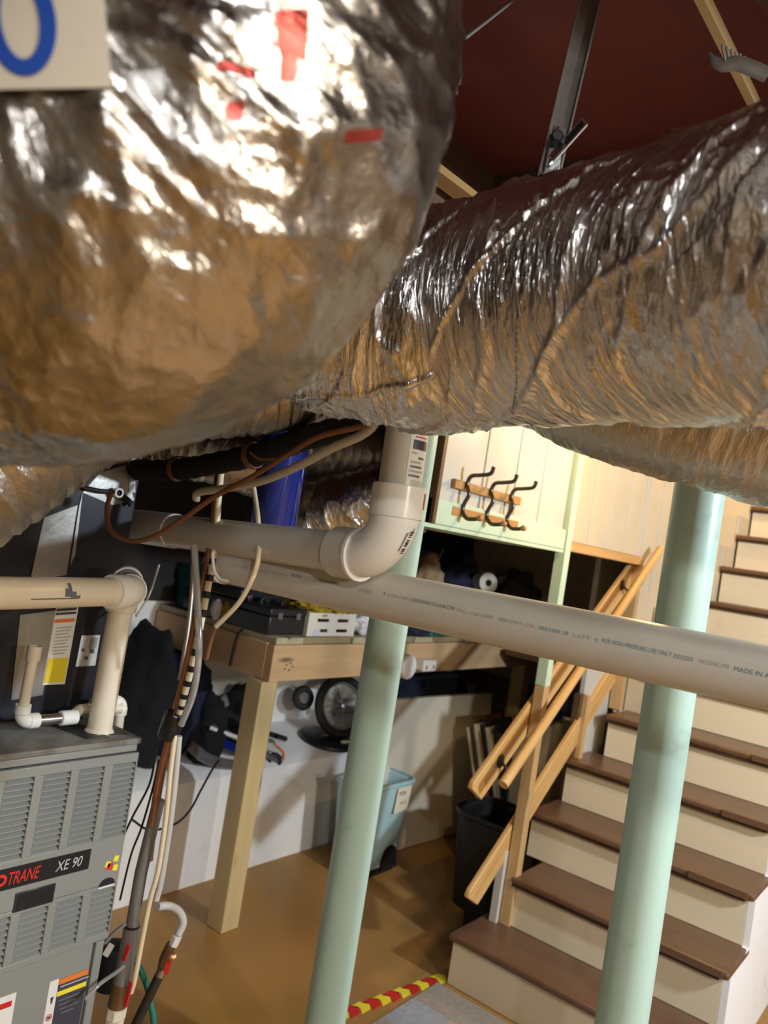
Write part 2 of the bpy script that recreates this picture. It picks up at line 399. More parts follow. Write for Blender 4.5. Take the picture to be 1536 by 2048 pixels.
M['fur'] = plain('black_fuzzy', (.012,.011,.011), rough=1.0, bump=.6, bscale=200)
def bulb_mat():
    m, t, b = nt('lit_bulb'); b.inputs['Emission Color'].default_value = (1, .72, .35, 1); b.inputs['Emission Strength'].default_value = 12; b.inputs['Base Color'].default_value = (1,.9,.7,1); return m
M['bulb'] = bulb_mat()

# ------------------------------------------------------------------ text helper
def text_mesh(txt, size, shear=0.0):
    cu = bpy.data.curves.new('t', 'FONT'); cu.body = txt; cu.size = size; cu.shear = shear; cu.resolution_u = 3
    o = bpy.data.objects.new('t', cu); COL.objects.link(o)
    bpy.context.view_layer.update()
    me = o.to_mesh(); vs = [v.co.copy() for v in me.vertices]; fs = [tuple(p.vertices) for p in me.polygons]
    o.to_mesh_clear(); bpy.data.objects.remove(o); bpy.data.curves.remove(cu)
    return vs, fs
def flat_text(txt, size, o, ux, uy, shear=0.0, off=0.0008, width=None):
    """letters lying in the plane through o spanned by ux, uy"""
    vs, fs = text_mesh(txt, size, shear); ux = Vector(ux).normalized(); uy = Vector(uy).normalized(); n = ux.cross(uy)
    k = width/max(v.x for v in vs) if width else 1
    mb = MB(); mb.add([Vector(o)+ux*v.x*k+uy*v.y+n*off for v in vs], fs); return mb
def pipe_text(txt, size, a, axis, r, ang0, off=0.0007, width=None, flip=False):
    """letters wrapped round a pipe; axis = reading direction; ang0 = direction vector of the print on the pipe"""
    vs, fs = text_mesh(txt, size); T = Vector(axis).normalized(); d = Vector(ang0); d = (d-T*d.dot(T)).normalized(); U = d.cross(T)
    k = width/max(v.x for v in vs) if width else 1
    out = []
    for v in vs:
        t = v.y/r; out.append(Vector(a)+T*(v.x*k)+(d*cos(t)+U*sin(t))*(r+off))
    return MB().add(out, fs)

# ------------------------------------------------------------------ noise for foil relief
rng = np.random.RandomState(3)
GT = rng.uniform(0, 2*pi, (512, 512))
def gn(x, y, py=0, seed=0):
    """gradient noise; y periodic with integer period py if given"""
    xi = np.floor(x).astype(int); yi = np.floor(y).astype(int); xf = x-xi; yf = y-yi
    def g(ix, iy, dx, dy):
        if py: iy = np.mod(iy, py)
        a = GT[np.mod(ix+seed*37, 512), np.mod(iy+seed*91, 512)]
        return np.cos(a)*dx+np.sin(a)*dy
    u = xf*xf*xf*(xf*(xf*6-15)+10); v = yf*yf*yf*(yf*(yf*6-15)+10)
    a = g(xi, yi, xf, yf); b = g(xi+1, yi, xf-1, yf); c = g(xi, yi+1, xf, yf-1); d = g(xi+1, yi+1, xf-1, yf-1)
    return (a*(1-u)+b*u)*(1-v)+(c*(1-u)+d*u)*v
def ridge(x, y, py=0, seed=0): return 1-np.abs(gn(x, y, py, seed))*2

class Duct:
    """swept flexible duct: S(u in 0..1 along, th around) -> point"""
    def __init__(s, pts, radii, relief, n=700, up=(0, 0, 1)):
        P = smooth_path(pts, 40); R = []
        m = len(pts)-1
        for i in range(m*40+1):
            k = min(i/40, m-1e-6); a = int(k); f = k-a; f = f*f*(3-2*f); R.append(radii[a]*(1-f)+radii[a+1]*f)
        P = np.array([tuple(p) for p in P]); R = np.array(R)
        L = np.concatenate([[0], np.cumsum(np.linalg.norm(np.diff(P, axis=0), axis=1))]); s.len = L[-1]
        u = np.linspace(0, L[-1], n); s.P = np.stack([np.interp(u, L, P[:, k]) for k in range(3)], 1); s.R = np.interp(u, L, R)
        T = np.gradient(s.P, axis=0); T /= np.linalg.norm(T, axis=1)[:, None]; s.T = T
        Nv = np.zeros_like(T); c = np.array(up, float); c -= T[0]*c.dot(T[0]); c /= np.linalg.norm(c)
        for i in range(n):
            c = c-T[i]*c.dot(T[i]); c /= np.linalg.norm(c); Nv[i] = c
        s.N = Nv; s.B = np.cross(T, Nv); s.n = n; s.relief = relief; s.rm = float(np.mean(s.R))
    def surf(s, uu, th, off=0.0):
        """uu in metres along, th angle; arrays of the same shape"""
        f = uu/s.len*(s.n-1); f = np.clip(f, 0, s.n-1.001); i = f.astype(int); k = (f-i)[..., None]
        P = s.P[i]*(1-k)+s.P[i+1]*k; Nn = s.N[i]*(1-k)+s.N[i+1]*k; Bb = s.B[i]*(1-k)+s.B[i+1]*k; R = (s.R[i]*(1-k[..., 0])+s.R[i+1]*k[..., 0])
        r = R + s.relief(uu, th, s.rm) + off
        return P + (Nn*np.cos(th)[..., None]+Bb*np.sin(th)[..., None])*r[..., None]
    def mesh(s, nu, nv, u0=0., u1=None, t0=0., t1=2*pi, off=0., wrap=True):
        u1 = s.len if u1 is None else u1
        uu, th = np.meshgrid(np.linspace(u0, u1, nu), np.linspace(t0, t1, nv, endpoint=not wrap), indexing='ij')
        p = s.surf(uu, th, off); mb = MB(); vs = p.reshape(-1, 3); mb.v = [Vector(q) for q in vs]
        mb.uv = np.stack([uu.ravel(), (th*s.rm).ravel()], 1)
        for i in range(nu-1):
            for j in range(nv if wrap else nv-1):
                j2 = (j+1) % nv
                mb.f.append((i*nv+j, i*nv+j2, (i+1)*nv+j2, (i+1)*nv+j))
        if wrap:
            mb.f.append(tuple(range(nv-1, -1, -1))); mb.f.append(tuple((nu-1)*nv+j for j in range(nv)))
        return mb
    def find(s, x, y):
        """(u, th) of the surface point nearest the camera on the ray through image point x, y"""
        uu, th = np.meshgrid(np.linspace(0, s.len, 240), np.linspace(0, 2*pi, 300), indexing='ij')
        p = s.surf(uu, th)-np.array(tuple(EYE)); z = p@np.array(tuple(fw))
        a = PX+FPX*(p@np.array(tuple(rt)))/z; b = PY-FPX*(p@np.array(tuple(up)))/z
        d = (a-x)**2+(b-y)**2 + z*4000; d[z < .05] = 1e12
        k = np.unravel_index(np.argmin(d), d.shape); return uu[k], th[k]

# ================================================================== STRUCTURE
def struct(name, mb, mat, **k):
    o = mb.build(name, mat, None, **k); o['kind'] = 'structure'; return o
struct('floor', B((-3.1, -3.1, -.12), (3.1, 6.3, 0)), M['floor'])
wl = struct('wall_left', B((-3.1, -3.1, 0), (-2.95, 6.3, 3.0)), M['white_wall'])
# knee wall with a sloping ledge in front of the foundation wall
kn = MB(); kn.prism([(-2.95, -1.5, 0), (-2.55, -1.5, 0), (-2.555, -1.5, .455), (-2.60, -1.5, .485), (-2.95, -1.5, .53)], (0, 6.2, 0))
B((-2.95, -1.5, 1.16), (-2.925, 4.75, 2.60)).build('dark_backing_board', M['dark_wall'], wl)
kn.build('footing_ledge', M['white_wall'], wl, smooth=True, angle=30)
struct('wall_back', B((-2.95, 4.75, 0), (-1.42, 4.9, 2.6)), M['dim_wall'])
struct('wall_stairwell', B((-1.42, 6.0, 0), (3.1, 6.3, 4.2)), M['dim_wall'])
struct('wall_right', B((2.95, -3.1, 0), (3.1, 6.3, 4.2)), M['back_wall'])
struct('wall_front', B((-2.95, -3.1, 0), (2.95, -2.95, 2.9)), M['back_wall'])
ce = MB(); ce.box((-2.95, -2.95, 2.60), (2.95, 3.25, 2.72)); ce.box((-2.95, 3.25, 2.60), (-1.42, 4.75, 2.72)); ce.box((-.42, 3.25, 2.60), (2.95, 6.0, 2.72))
ceil = struct('ceiling', ce, M['redboard'])
B((-1.42, 3.25, 4.1), (-.3, 6.0, 4.2)).build('stairwell_cap', M['dim_wall'], ceil)
B((-.44, 3.25, 2.72), (-.42, 6.0, 4.1)).build('stairwell_side', M['cream'], ceil)
for x in (-2.6, -2.1, -1.62, -1.18, .10, .55, 1.0, 1.45, 1.9, 2.35):
    B((x-.02, -2.95, 2.40), (x+.02, 3.25, 2.60)).build('joist', M['joist'], ceil)
MB().bar((-.455, .9, 2.50), (-.43, 2.2, 2.50), .014, .022, (1, 0, 0)).build('lath_strip', M['lath'], ceil)
MB().bar((-1.12, 1.2, 2.45), (-1.06, 2.3, 2.45), .05, .018, (1, 0, 0)).build('lath_strip', M['lath'], ceil)
MB().bar((-.62, .2, 2.56), (-.15, 1.9, 2.58), .16, .02, (1, 0, 0)).build('ceiling_board', M['joist'], ceil)

# the hanging half wall with the coat rack
wh = struct('wall_half', B((-1.385, 1.93, 1.70), (-1.37, 2.83, 2.60)), M['cream'])
ys = [1.93, 2.185, 2.40, 2.60, 2.825]
for a, b in zip(ys, ys[1:]):
    B((-1.372, a+.003, 1.70), (-1.35, b-.003, 2.60)).build('plank', M['white_board'], wh, bevel=.004)
t1 = struct('trim_1', B((-1.38, 1.90, 1.665), (-1.335, 2.828, 1.742)), M['mint'], bevel=.003)
B((-1.60, 1.86, 1.652), (-1.335, 2.828, 1.664)).build('lip', M['mint'], t1)
for k, (x, y, wdt, m) in enumerate(((-1.40, 1.885, .05, 'joist'), (-1.47, 1.86, .05, 'brown_wood'), (-1.56, 1.90, .06, 'joist'), (-1.365, 1.90, .03, 'brown_wood'))):
    B((x, y, 1.665), (x+.04, y+wdt*.6, 2.60)).build('jamb_stud', M[m], wh, bevel=.002)

# boarded wall beside the stairs
wb = struct('wall_stairs', B((-1.39, 2.875, 1.70), (-1.372, 6.0, 4.1)), M['cream'])
MB().prism([(-1.39, 3.70, .97), (-1.39, 3.70, 1.70), (-1.39, 6.0, 1.70), (-1.39, 6.0, 1.2), (-1.39, 5.2, 2.0-.9)], (.018, 0, 0)).build('lower_panel', M['cream'], wb)
y = 2.875; k = 0
while y < 5.6:
    z0 = 1.702 if y < 3.66 else .95
    yy = min(y+.196, 3.70) if y < 3.70 else y+.196
    B((-1.374, y+.002, z0), (-1.352, yy-.002, 4.1)).build('plank', M['cream'], wb, bevel=.003)
    B((-1.36, yy-.005, z0), (-1.346, yy+.005, 4.1)).build('batten', M['white_board'], wb, bevel=.002)
    y = yy; k += 1
t2 = struct('trim_2', B((-1.395, 2.87, 1.662), (-1.338, 3.728, 1.70)), M['oak_trim'], bevel=.003)
B((-1.395, 3.695, .965), (-1.338, 3.728, 1.662)).build('jamb', M['stud'], t2, bevel=.003)
struct('trim_3', B((-1.345, 3.695, .965), (-1.325, 3.74, .60)), M['white_board'], bevel=.003)
w3 = struct('wall_lower', B((-1.42, 3.39, .55), (-1.40, 3.70, 1.22)), M['white_board'])
B((-1.42, 3.335, .40), (-1.385, 3.385, 1.05)).build('stud', M['brown_wood'], w3, bevel=.002)
B((-1.385, 3.352, .58), (-1.36, 3.385, 1.05)).build('stud', M['stud'], w3, bevel=.002)

# ================================================================== STAIRCASE
RZ, RUN, Y1 = .193, .229, 2.60
st = thing('staircase', (-1.0, 2.6, 0), 'basement stairs with cream risers and worn brown painted treads', 'stairs')
LX = [-1.45, -1.345, -1.425, -1.405, -1.335, -1.29, -1.18, -1.18, -1.18, -1.18, -1.18, -1.18, -1.18, -1.18]
for n in range(1, 14):
    yn = Y1+RUN*(n-1); z = RZ*n; xl = LX[n-1]; xr = -.545
    if n == 1: xr = -.50
    B((xl, yn, z-.026), (xr, yn+RUN+.045, z)).build('tread', M['tread'], st, bevel=.009, seg=3)
    B((xl+.008, yn+.030, z-RZ+.001), (xr-.024, yn+.044, z-.026)).build('riser', M['riser'], st, bevel=.001)
    if n > 1:
        B((xl+.004, yn+.004, z-.036), (xr-.03, yn+.026, z-.0265)).build('nosing_mould', M['nosing'], st, bevel=.002)
    # thin strip in the tread colour on the right-hand end of the nosing
    if 1 < n < 6:
        B((-.86+.03*n, yn-.006, z-.024), (xr-.02, yn+.002, z+.002)).build('nosing_strip', M['tread'], st, bevel=.002)
pts = [(-.568, 2.66, 0)]
for n in range(1, 14):
    pts += [(-.568, Y1+RUN*(n-1)+.03, RZ*(n-1)+.001), (-.568, Y1+RUN*(n-1)+.03, RZ*n-.028)]
pts = [(-.568, Y1+.03, 0)] + pts[2:] + [(-.568, Y1+RUN*13+.2, RZ*13-.028), (-.568, Y1+RUN*13+.2, 0)]
MB().prism(pts, (.022, 0, 0)).build('side_panel', M['white_wall'], st)
for n in range(6, 13):
    yn = Y1+RUN*(n-1)
    B((-1.346, yn+.02, z*0+RZ*n-.3), (-1.185, yn+RUN+.02, RZ*n+.115)).build('skirt_block', M['cream'], st, bevel=.003)
    B((-1.19, yn+.018, RZ*n+.005), (-1.178, yn+.03, RZ*n+.115)).build('skirt_bead', M['white_board'], st)

# newel post, half painted
nw = thing('newel_post', (-1.352, 2.86, RZ), 'slim square newel post, mint paint above and bare wood below', 'post')
B((-1.375, 2.838, RZ), (-1.33, 2.882, 1.125)).build('bare_lower_post', M['stud'], nw, bevel=.003)
B((-1.3755, 2.8375, 1.125), (-1.3295, 2.8825, 2.15)).build('painted_upper_post', M['mint'], nw, bevel=.003)
B((-1.3765, 2.836, 2.15), (-1.329, 2.884, 2.60)).build('bare_top', M['oak_trim'], nw, bevel=.003)
MB().lathe((-1.345, 2.836, .36), [(.006, 0), (.006, .004), (.002, .006)], 10, (0, -1, 0)).build('screw', M['chrome'], nw)
B((-1.41, 2.82, RZ), (-1.378, 2.90, .47)).build('cleat', M['white_board'], nw, bevel=.002)

# handrails
def rail_board(parent, a, b, wid, x0, x1, name, mat):
    a = Vector(a); b = Vector(b); d = (b-a).normalized(); n = Vector((0, -d.z, d.y))
    # clipped, eased lower end
    p = [a+n*wid/2+d*.02, a+n*wid*.36, a-n*wid/2+d*.035, b-n*wid/2, b+n*wid/2-d*.05]
    pp = [Vector((x0, q.y, q.z)) for q in p]
    return MB().prism(pp, (x1-x0, 0, 0)).build(name, mat, parent, bevel=.004, seg=2)
hr = thing('handrail', (-1.39, 2.55, .75), 'oak handrail with round grip on a flat backing board', 'handrail')
rail_board(hr, (0, 2.505, .735), (0, 3.80, 1.685), .105, -1.402, -1.380, 'backing_board', M['oak'])
MB().tube([(-1.285, 2.525, .806), (-1.285, 3.775, 1.757)], .0195, 16).build('round_grip', M['oak'], hr, smooth=True, angle=50)
for (yy, zz) in ((2.66, .845), (3.60, 1.555)):
    b = MB(); b.lathe((-1.380, yy, zz), [(.026, 0), (.026, .004), (.012, .010)], 16, (1, 0, 0))
    b.tube(smooth_path([(-1.375, yy, zz), (-1.33, yy, zz-.03), (-1.29, yy, zz+.02), (-1.285, yy, zz+.045)], 5), .006, 8)
    b.build('bracket', M['iron'], hr, smooth=True)
lr = rail_board(None, (0, 2.60, .325), (0, 3.72, 1.165), .098, -1.402, -1.380, 'guard_rail', M['oak'])
tag(lr, 'plain flat lower guard board below the round-grip handrail', 'rail')

# ================================================================== STEEL POSTS
def post(x, y, r, label):
    t = thing('support_post', (x, y, 0), label, 'post', 'mint painted support posts')
    MB().tube([(x, y, .012), (x, y, 2.385)], r, 40).build('column', M['post'], t, smooth=True)
    B((x-.09, y-.09, 0), (x+.09, y+.09, .012)).build('base_plate', M['post'], t, bevel=.002)
    B((x-.09, y-.09, 2.385), (x+.09, y+.09, 2.398)).build('top_plate', M['post'], t, bevel=.002)
    return t
p1 = post(-1.34, 1.785, .057, 'round mint green steel post standing beside the aqua bin')
p2 = post(-.566, 1.865, .057, 'round mint green steel post standing in front of the stairs')
B((-2.95, 1.70, 2.398), (2.95, 1.94, 2.60)).build('girder', M['joist'], ceil)
def chip(parent, x, y, px, py, w_, h_):
    c = at(px, py, D=(EYE-Vector((x, y, 1.6))).length); d = Vector((c.x-x, c.y-y, 0)).normalized()
    rr = .0573; a0 = atan2(d.y, d.x); vs = []; n = 4
    for k in range(n+1):
        a = a0+(k/n-.5)*w_/rr
        for zz, e in ((-.5, .6), (.5, 1.0)):
            vs.append(Vector((x+cos(a)*rr, y+sin(a)*rr, c.z+zz*h_*(1-.5*abs(k/n-.5)))))
    MB().add(vs, [(2*k, 2*k+2, 2*k+3, 2*k+1) for k in range(n)]).build('paint_chip', M['iron'], parent)
for (px, py, a, b) in ((748,1510,.005,.006),(738,1590,.005,.006),(662,1812,.004,.004),(695,1785,.010,.010),(677,1842,.005,.022),(703,1850,.004,.02),(697,1930,.005,.04),(686,1970,.006,.02)):
    chip(p1, -1.34, 1.785, px, py, a, b)
for (px, py, a, b) in ((1307,1577,.004,.006),(1265,1806,.018,.008),(1212,1955,.010,.03),(1385,1212,.01,.004)):
    chip(p2, -.566, 1.865, px, py, a, b)

# ================================================================== WORKBENCH
wbn = thing('workbench', (-2.5, 3.3, 0), 'heavy pine workbench with thick beams and plank top', 'workbench')
YB0, YB1, XB = 2.185, 4.49, -2.17
B((XB-.04, YB0, .972), (XB, YB1, 1.117)).build('front_beam', M['bench'], wbn, bevel=.003)
B((-2.94, YB0-.002, .975), (XB-.041, YB0+.038, 1.119)).build('side_beam', M['bench_x'], wbn, bevel=.003)
B((XB-.095, YB0-.03, 0), (XB-.006, YB0-.0025+.06, .972)).build('leg', M['bench_leg'], wbn, bevel=.004)
B((XB-.13, YB1-.09, 0), (XB-.041, YB1-.001, .972)).build('leg', M['bench_leg'], wbn, bevel=.004)
B((-2.93, YB0+.05, .53), (-2.86, YB0+.13, 1.117)).build('leg', M['bench_leg'], wbn, bevel=.004)
yy = YB0+.01; k = 0
while yy < YB1-.05:
    B((-2.94, yy, 1.118), (XB-.004-(k % 3)*.006, yy+.152, 1.146)).build('plank', M['plank_b' if k % 3 == 0 else 'plank'], wbn, bevel=.003)
    yy += .1565; k += 1
for (px, py) in ((573, 1330), (581, 1327), (585, 1333), (578, 1340), (570, 1338)):
    c = at(px, py, X=XB+.0005); MB().lathe(c, [(.004, 0), (.003, .001)], 8, (1, 0, 0)).build('nail_head', M['iron'], wbn)
BT = 1.147

# lamp puck and adapter on the beam
ml = thing('puck_light', (-2.12, 3.085, .95), 'white round battery puck light on the workbench beam', 'light')
c = at(816, 1334, X=-2.13); ax = Vector((1, 0, 0))
MB().lathe(c-ax*.036, [(.050, 0), (.058, .006), (.058, .028), (.058, .040)], 32, ax).build('housing', M['crate'], ml, smooth=True)
MB().lathe(c+ax*.006, [(.0545, 0), (.0545, .004), (.045, .008), (.02, .010)], 32, ax).build('lens', M['lens_white'], ml, smooth=True)
oa = thing('wall_adapter', (-2.13, 3.26, 1.0), 'small white plug adapter box beside the puck light', 'adapter')
c = at(854, 1330, X=-2.14)
B((-2.169, c.y-.055, c.z-.028), (-2.12, c.y+.055, c.z+.028)).build('body', M['crate'], oa, bevel=.006)
for d in (-.03, .03): B((-2.1205, c.y+d-.006, c.z-.016), (-2.119, c.y+d+.006, c.z+.002)).build('socket', M['grey_print'], oa)

# ================================================================== FURNACE
XF = -1.62; YFR = 1.222; YFL = .60; FT = 1.012
fu = thing('furnace', (-1.95, .9, 0), 'grey gas furnace with louvred front panels and nameplate strip', 'furnace')
B((XF-.72, YFL, 0), (XF-.03, YFR-.004, FT-.016)).build('cabinet', M['furn'], fu)
B((XF-.725, YFL, FT-.015), (XF+.001, YFR, FT)).build('top_cover', M['furn_top'], fu, bevel=.003)
B((XF-.012, YFL, FT-.033), (XF-.004, YFR-.006, FT-.016)).build('top_flange', M['furn'], fu, bevel=.002)
B((XF-.03, YFL, FT-.038), (XF-.010, YFR-.002, FT-.033)).build('shadow_gap', M['black'], fu)
def fyz(px, py): p = at(px, py, X=XF); return p.y, p.z
# upper door: frame strips around four louvre fields
D0, D1 = .548, FT-.037          # door bottom / top
cols_u = []
for (x0, x1, ty, by) in ((12, 71, 1555, 1715), (90, 144, 1545, 1704), (161, 211, 1536, 1688), (228, 273, 1528, 1675)):
    a, zt = fyz(x0, ty); b, _ = fyz(x1, ty-4); _, zb = fyz((x0+x1)/2-30, by); cols_u.append((a, b))
Ytmp = [c_ for c_ in cols_u]
zt = min(fyz(250, 1527)[1], D1-.022); zb = fyz(215, 1678)[1]
zt2 = fyz(200, 1782)[1]; zb2 = fyz(170, 1880)[1]
def door(name, z0, z1, fields, zf0, zf1, parts_n):
    m = MB(); yl = YFL; ye = YFR
    m.box((XF-.022, yl, z0), (XF, ye, zf0)); m.box((XF-.022, yl, zf1), (XF, ye, z1))
    prev = yl
    for (a, b) in fields:
        m.box((XF-.022, prev, zf0), (XF, a, zf1)); prev = b
    m.box((XF-.022, prev, zf0), (XF, ye, zf1))
    d = m.build(name, M['furn'], fu, bevel=.0015)
    for (a, b) in fields:
        h = (zf1-zf0)/parts_n
        for k in range(parts_n):
            z = zf0+k*h
            s = MB(); ov = h*.20
            s.prism([(XF-.001, a+.001, z), (XF-.001, a+.001, z+ov), (XF-.020, a+.001, z+h*.97), (XF-.0215, a+.001, z+h*.97), (XF-.003, a+.001, z)], (0, b-a-.002, 0))
            s.build('louvre', M['furn'], d)
    return d
door('upper_door', zt2+.012, D1, cols_u, zb, zt, 14)
B((XF-.029, YFL, .40), (XF-.0245, YFR-.01, D1)).build('dark_interior', M['black'], fu)
cols_l = [(a, b) for (a, b) in cols_u]
door('lower_louvre_door', .515, zt2+.011, cols_l, zb2, zt2, 8)
print('furnace', cols_u, zt, zb, zt2, zb2)
B((XF-.025, YFL, .02), (XF-.012, YFR-.03, .512)).build('lower_door', M['furn'], fu, bevel=.003)
B((XF-.03, YFR-.028, 0), (XF-.004, YFR-.006, .51)).build('corner_post', M['furn'], fu, bevel=.002)
# name strip
a = at(0, 1758, X=XF+.001); b = at(179, 1721, X=XF+.001); zc = (a.z+b.z)/2
def plate(px0, py0, px1, py1, mat, name, parent=fu, X=XF, th=.0012):
    """rectangle on the furnace front from two opposite image corners"""
    p = at(px0, py0, X=X); q = at(px1, py1, X=X)
    return B((X, p.y, p.z), (X+th, q.y, q.z)).build(name, mat, parent)
ns = B((XF, YFL, zc-.024), (XF+.0015, b.y, zc+.024)).build('name_strip', M['black'], fu)
q0 = at(12, 1768, X=XF+.0016); q1 = at(80, 1745, X=XF+.0016)
flat_text('TRANE', .040, (XF+.0018, q0.y, zc-.014), (0, 1, 0), (0, 0, 1), .25, 0, q1.y-q0.y).build('brand_lettering', M['red'], ns)
q0 = at(110, 1740, X=XF); q1 = at(163, 1726, X=XF)
flat_text('XE 90', .034, (XF+.0018, q0.y, zc-.011), (0, 1, 0), (0, 0, 1), .2, 0, q1.y-q0.y).build('model_lettering', M['silver_print'], ns)
q = at(1, 1762, X=XF); MB().ring((XF+.0015, q.y, zc), (XF+.0022, q.y, zc), .013, .007, 20).build('round_logo', M['red'], ns)
p = at(30, 1788, X=XF); q = at(107, 1799, X=XF)
B((XF-.006, p.y, q.z-.006), (XF+.0012, q.y, q.z+.040)).build('recessed_handle', M['charcoal'], fu, bevel=.003)
B((XF+.0012, p.y+.008, q.z), (XF+.002, q.y-.006, q.z+.033)).build('handle_pocket', M['black'], fu)
for (px, py, mt) in ((232, 1717, 'tape_yellow'), (219, 1733, 'red'), (230, 1735, 'tape_yellow'), (215, 1729, 'tape_yellow')):
    c = at(px, py, X=XF); s = .008 if mt != 'red' else .009
    MB().prism([(XF, c.y-s, c.z-s*.6), (XF, c.y+s*.7, c.z-s), (XF, c.y+s, c.z+s*.8), (XF, c.y-s*.6, c.z+s)], (.0012, 0, 0)).build('colour_sticker', M[mt], fu)
c = at(213, 1770, X=XF)
MB().prism([(XF, c.y+.022*cos(t*pi/10), c.z+.018*sin(t*pi/10)) for t in range(11)], (.0012, 0, 0)).build('badge', M['charcoal'], fu)
B((XF, c.y-.022, c.z-.005), (XF+.0012, c.y+.022, c.z-.001)).build('badge_base', M['paper'], fu)
# warning labels on the lower door
XL = XF-.012
def lplate(y0, y1, z0, z1, mat, name, parent=fu, th=.001, lift=0): return B((XL+lift, y0, z0), (XL+lift+th, y1, z1)).build(name, mat, parent)
wl_ = at(118, 1962, X=XL); wr_ = at(192, 1936, X=XL); zt_ = (wl_.z+wr_.z)/2+.005
lab = lplate(wl_.y, YFR-.034, zt_-.26, zt_, M['ink'], 'warning_label')
for dz in (0, .135):
    lplate(wl_.y, YFR-.034, zt_-.013-dz, zt_-dz, M['orange'], 'orange_band', lab, .0006, .001)
    lplate(wl_.y, YFR-.034, zt_-.041-dz, zt_-.030-dz, M['tape_yellow'], 'yellow_band', lab, .0006, .001)
    for k in range(4):
        lplate(wl_.y+.006+.004*k, YFR-.046-.012*(k % 2), zt_-.055-.011*k-dz, zt_-.052-.011*k-dz, M['grey_print'], 'printed_line', lab, .0006, .001)
    lplate(wl_.y+.006, wl_.y+.08, zt_-.021-dz, zt_-.0185-dz, M['silver_print'], 'printed_line', lab, .0006, .001)
side = lplate(wl_.y-.024, wl_.y-.001, zt_-.30, zt_+.002, M['paper'], 'symbol_strip')
c = Vector((XL+.0012, wl_.y-.012, zt_-.085)); MB().ring(c, c+Vector((.0006, 0, 0)), .008, .006, 18).build('symbol_ring', M['red'], side)
MB().prism([c+Vector((0, -.004, -.003)), c+Vector((0, .004, -.003)), c+Vector((0, .004, .003)), c+Vector((0, -.004, .003))], (.0006, 0, 0)).build('symbol', M['ink'], side)
c = Vector((XL+.0012, wl_.y-.012, zt_-.045)); MB().prism([c+Vector((0, -.004, .007)), c+Vector((0, .004, .008)), c+Vector((0, .002, -.008)), c+Vector((0, -.001, -.008))], (.0006, 0, 0)).build('symbol', M['ink'], side)
pl = at(33, 1984, X=XL)
inst = lplate(YFL, pl.y, .02, pl.z, M['paper'], 'instruction_label')
lplate(YFL, pl.y-.008, pl.z-.028, pl.z-.015, M['tape_red'], 'red_band', inst, .0006, .001)
for k in range(6): lplate(YFL, pl.y-.01-.008*(k % 3), pl.z-.07-.012*k, pl.z-.068-.012*k, M['ink'], 'printed_line', inst, .0006, .001)
# vent slots in the top
for k in range(9):
    a = at(105+8*k, 1453+3.0*k, Z=FT+.0006); b = at(160+8*k*.9, 1448+3.2*k, Z=FT+.0006)
    MB().bar(a, b, .010, .0012, (1, 0, 0)).build('vent_slot', M['black'], fu)
for k in range(3):
    a = at(215+2*k, 1465+4*k-4, Z=FT+.0006); b = at(243+6*k, 1459+4.5*k-2, Z=FT+.0006)
    MB().bar(a, b, .005, .0012, (1, 0, 0)).build('vent_slot', M['black'], fu)

# coil cabinet on top of the furnace
XC = -1.84
cc = thing('coil_cabinet', (-2.05, .95, FT), 'charcoal coil cabinet with silver tape on top of the furnace', 'cabinet')
B((XC-.5, .60, FT), (XC, 1.238, 1.74)).build('casing', M['charcoal'], cc, bevel=.004)
B((XC, .60, 1.40), (XC+.004, 1.235, 1.74)).build('plenum_panel', M['charcoal'], cc, bevel=.002)
def cplate(px0, py0, px1, py1, mat, name, parent=cc, lift=.0005, th=.001, skew=0):
    p = at(px0, py0, X=XC+.004); q = at(px1, py1, X=XC+.004)
    return B((XC+lift, p.y, p.z), (XC+lift+th, q.y, q.z)).build(name, mat, parent)
# vertical tape run and angled patches
def cquad(pix, mat, name, lift=.0045, parent=cc):
    P = [at(x, y, X=XC+lift) for (x, y) in pix]
    return MB().prism(P, (.0012, 0, 0)).build(name, mat, parent)
cquad([(88, 1035), (155, 1010), (132, 1150), (60, 1160)], M['tape'], 'tape_strip')
cquad([(165, 985), (200, 945), (250, 930), (268, 1000), (225, 1010)], M['tape'], 'tape_patch', .0045)
cquad([(158, 1012), (165, 985), (150, 1110), (140, 1130)], M['tape'], 'tape_edge', .006)
cquad([(40, 1230), (115, 1220), (85, 1390), (22, 1400)], M['tape'], 'tape_patch', .0012)
cquad([(255, 905), (272, 885), (270, 985), (258, 985)], M['tape'], 'tape_edge', .007)
lb = cquad([(112, 1215), (157, 1212), (129, 1368), (85, 1370)], M['paper'], 'long_label', .0015)
for (f0, f1, mt) in ((.02, .05, 'ink'), (.07, .10, 'ink'), (.155, .20, 'orange'), (.66, .97, 'yellow')):
    A = [(112+(85-112)*f, 1215+155*f) for f in (f0, f1)]; Bq = [(156+(129-156)*f, 1212+156*f) for f in (f0, f1)]
    cquad([(A[0][0]+2, A[0][1]), (Bq[0][0]-2, Bq[0][1]), (Bq[1][0]-2, Bq[1][1]), (A[1][0]+2, A[1][1])], M[mt], 'printed_band', .003, lb)
for k in range(9):
    f = .26+k*.042; A = (112-27*f, 1215+155*f); Bq = (156-27*f, 1212+156*f)
    cquad([(A[0]+8, A[1]), (Bq[0]-5-3*(k % 3), Bq[1]), (Bq[0]-5-3*(k % 3), Bq[1]+2), (A[0]+8, A[1]+2)], M['faint_ink'], 'printed_line', .003, lb)
sl = cquad([(163, 1271), (200, 1270), (190, 1331), (151, 1333)], M['paper'], 'small_label', .0015)
for (x, y, r_) in ((166, 1300, 3), (184, 1302, 4.5), (172, 1316, 3.5)):
    cquad([(x-r_, y-r_), (x+r_, y-r_), (x+r_, y+r_), (x-r_, y+r_)], M['grey_print'], 'printed_mark', .003, sl)
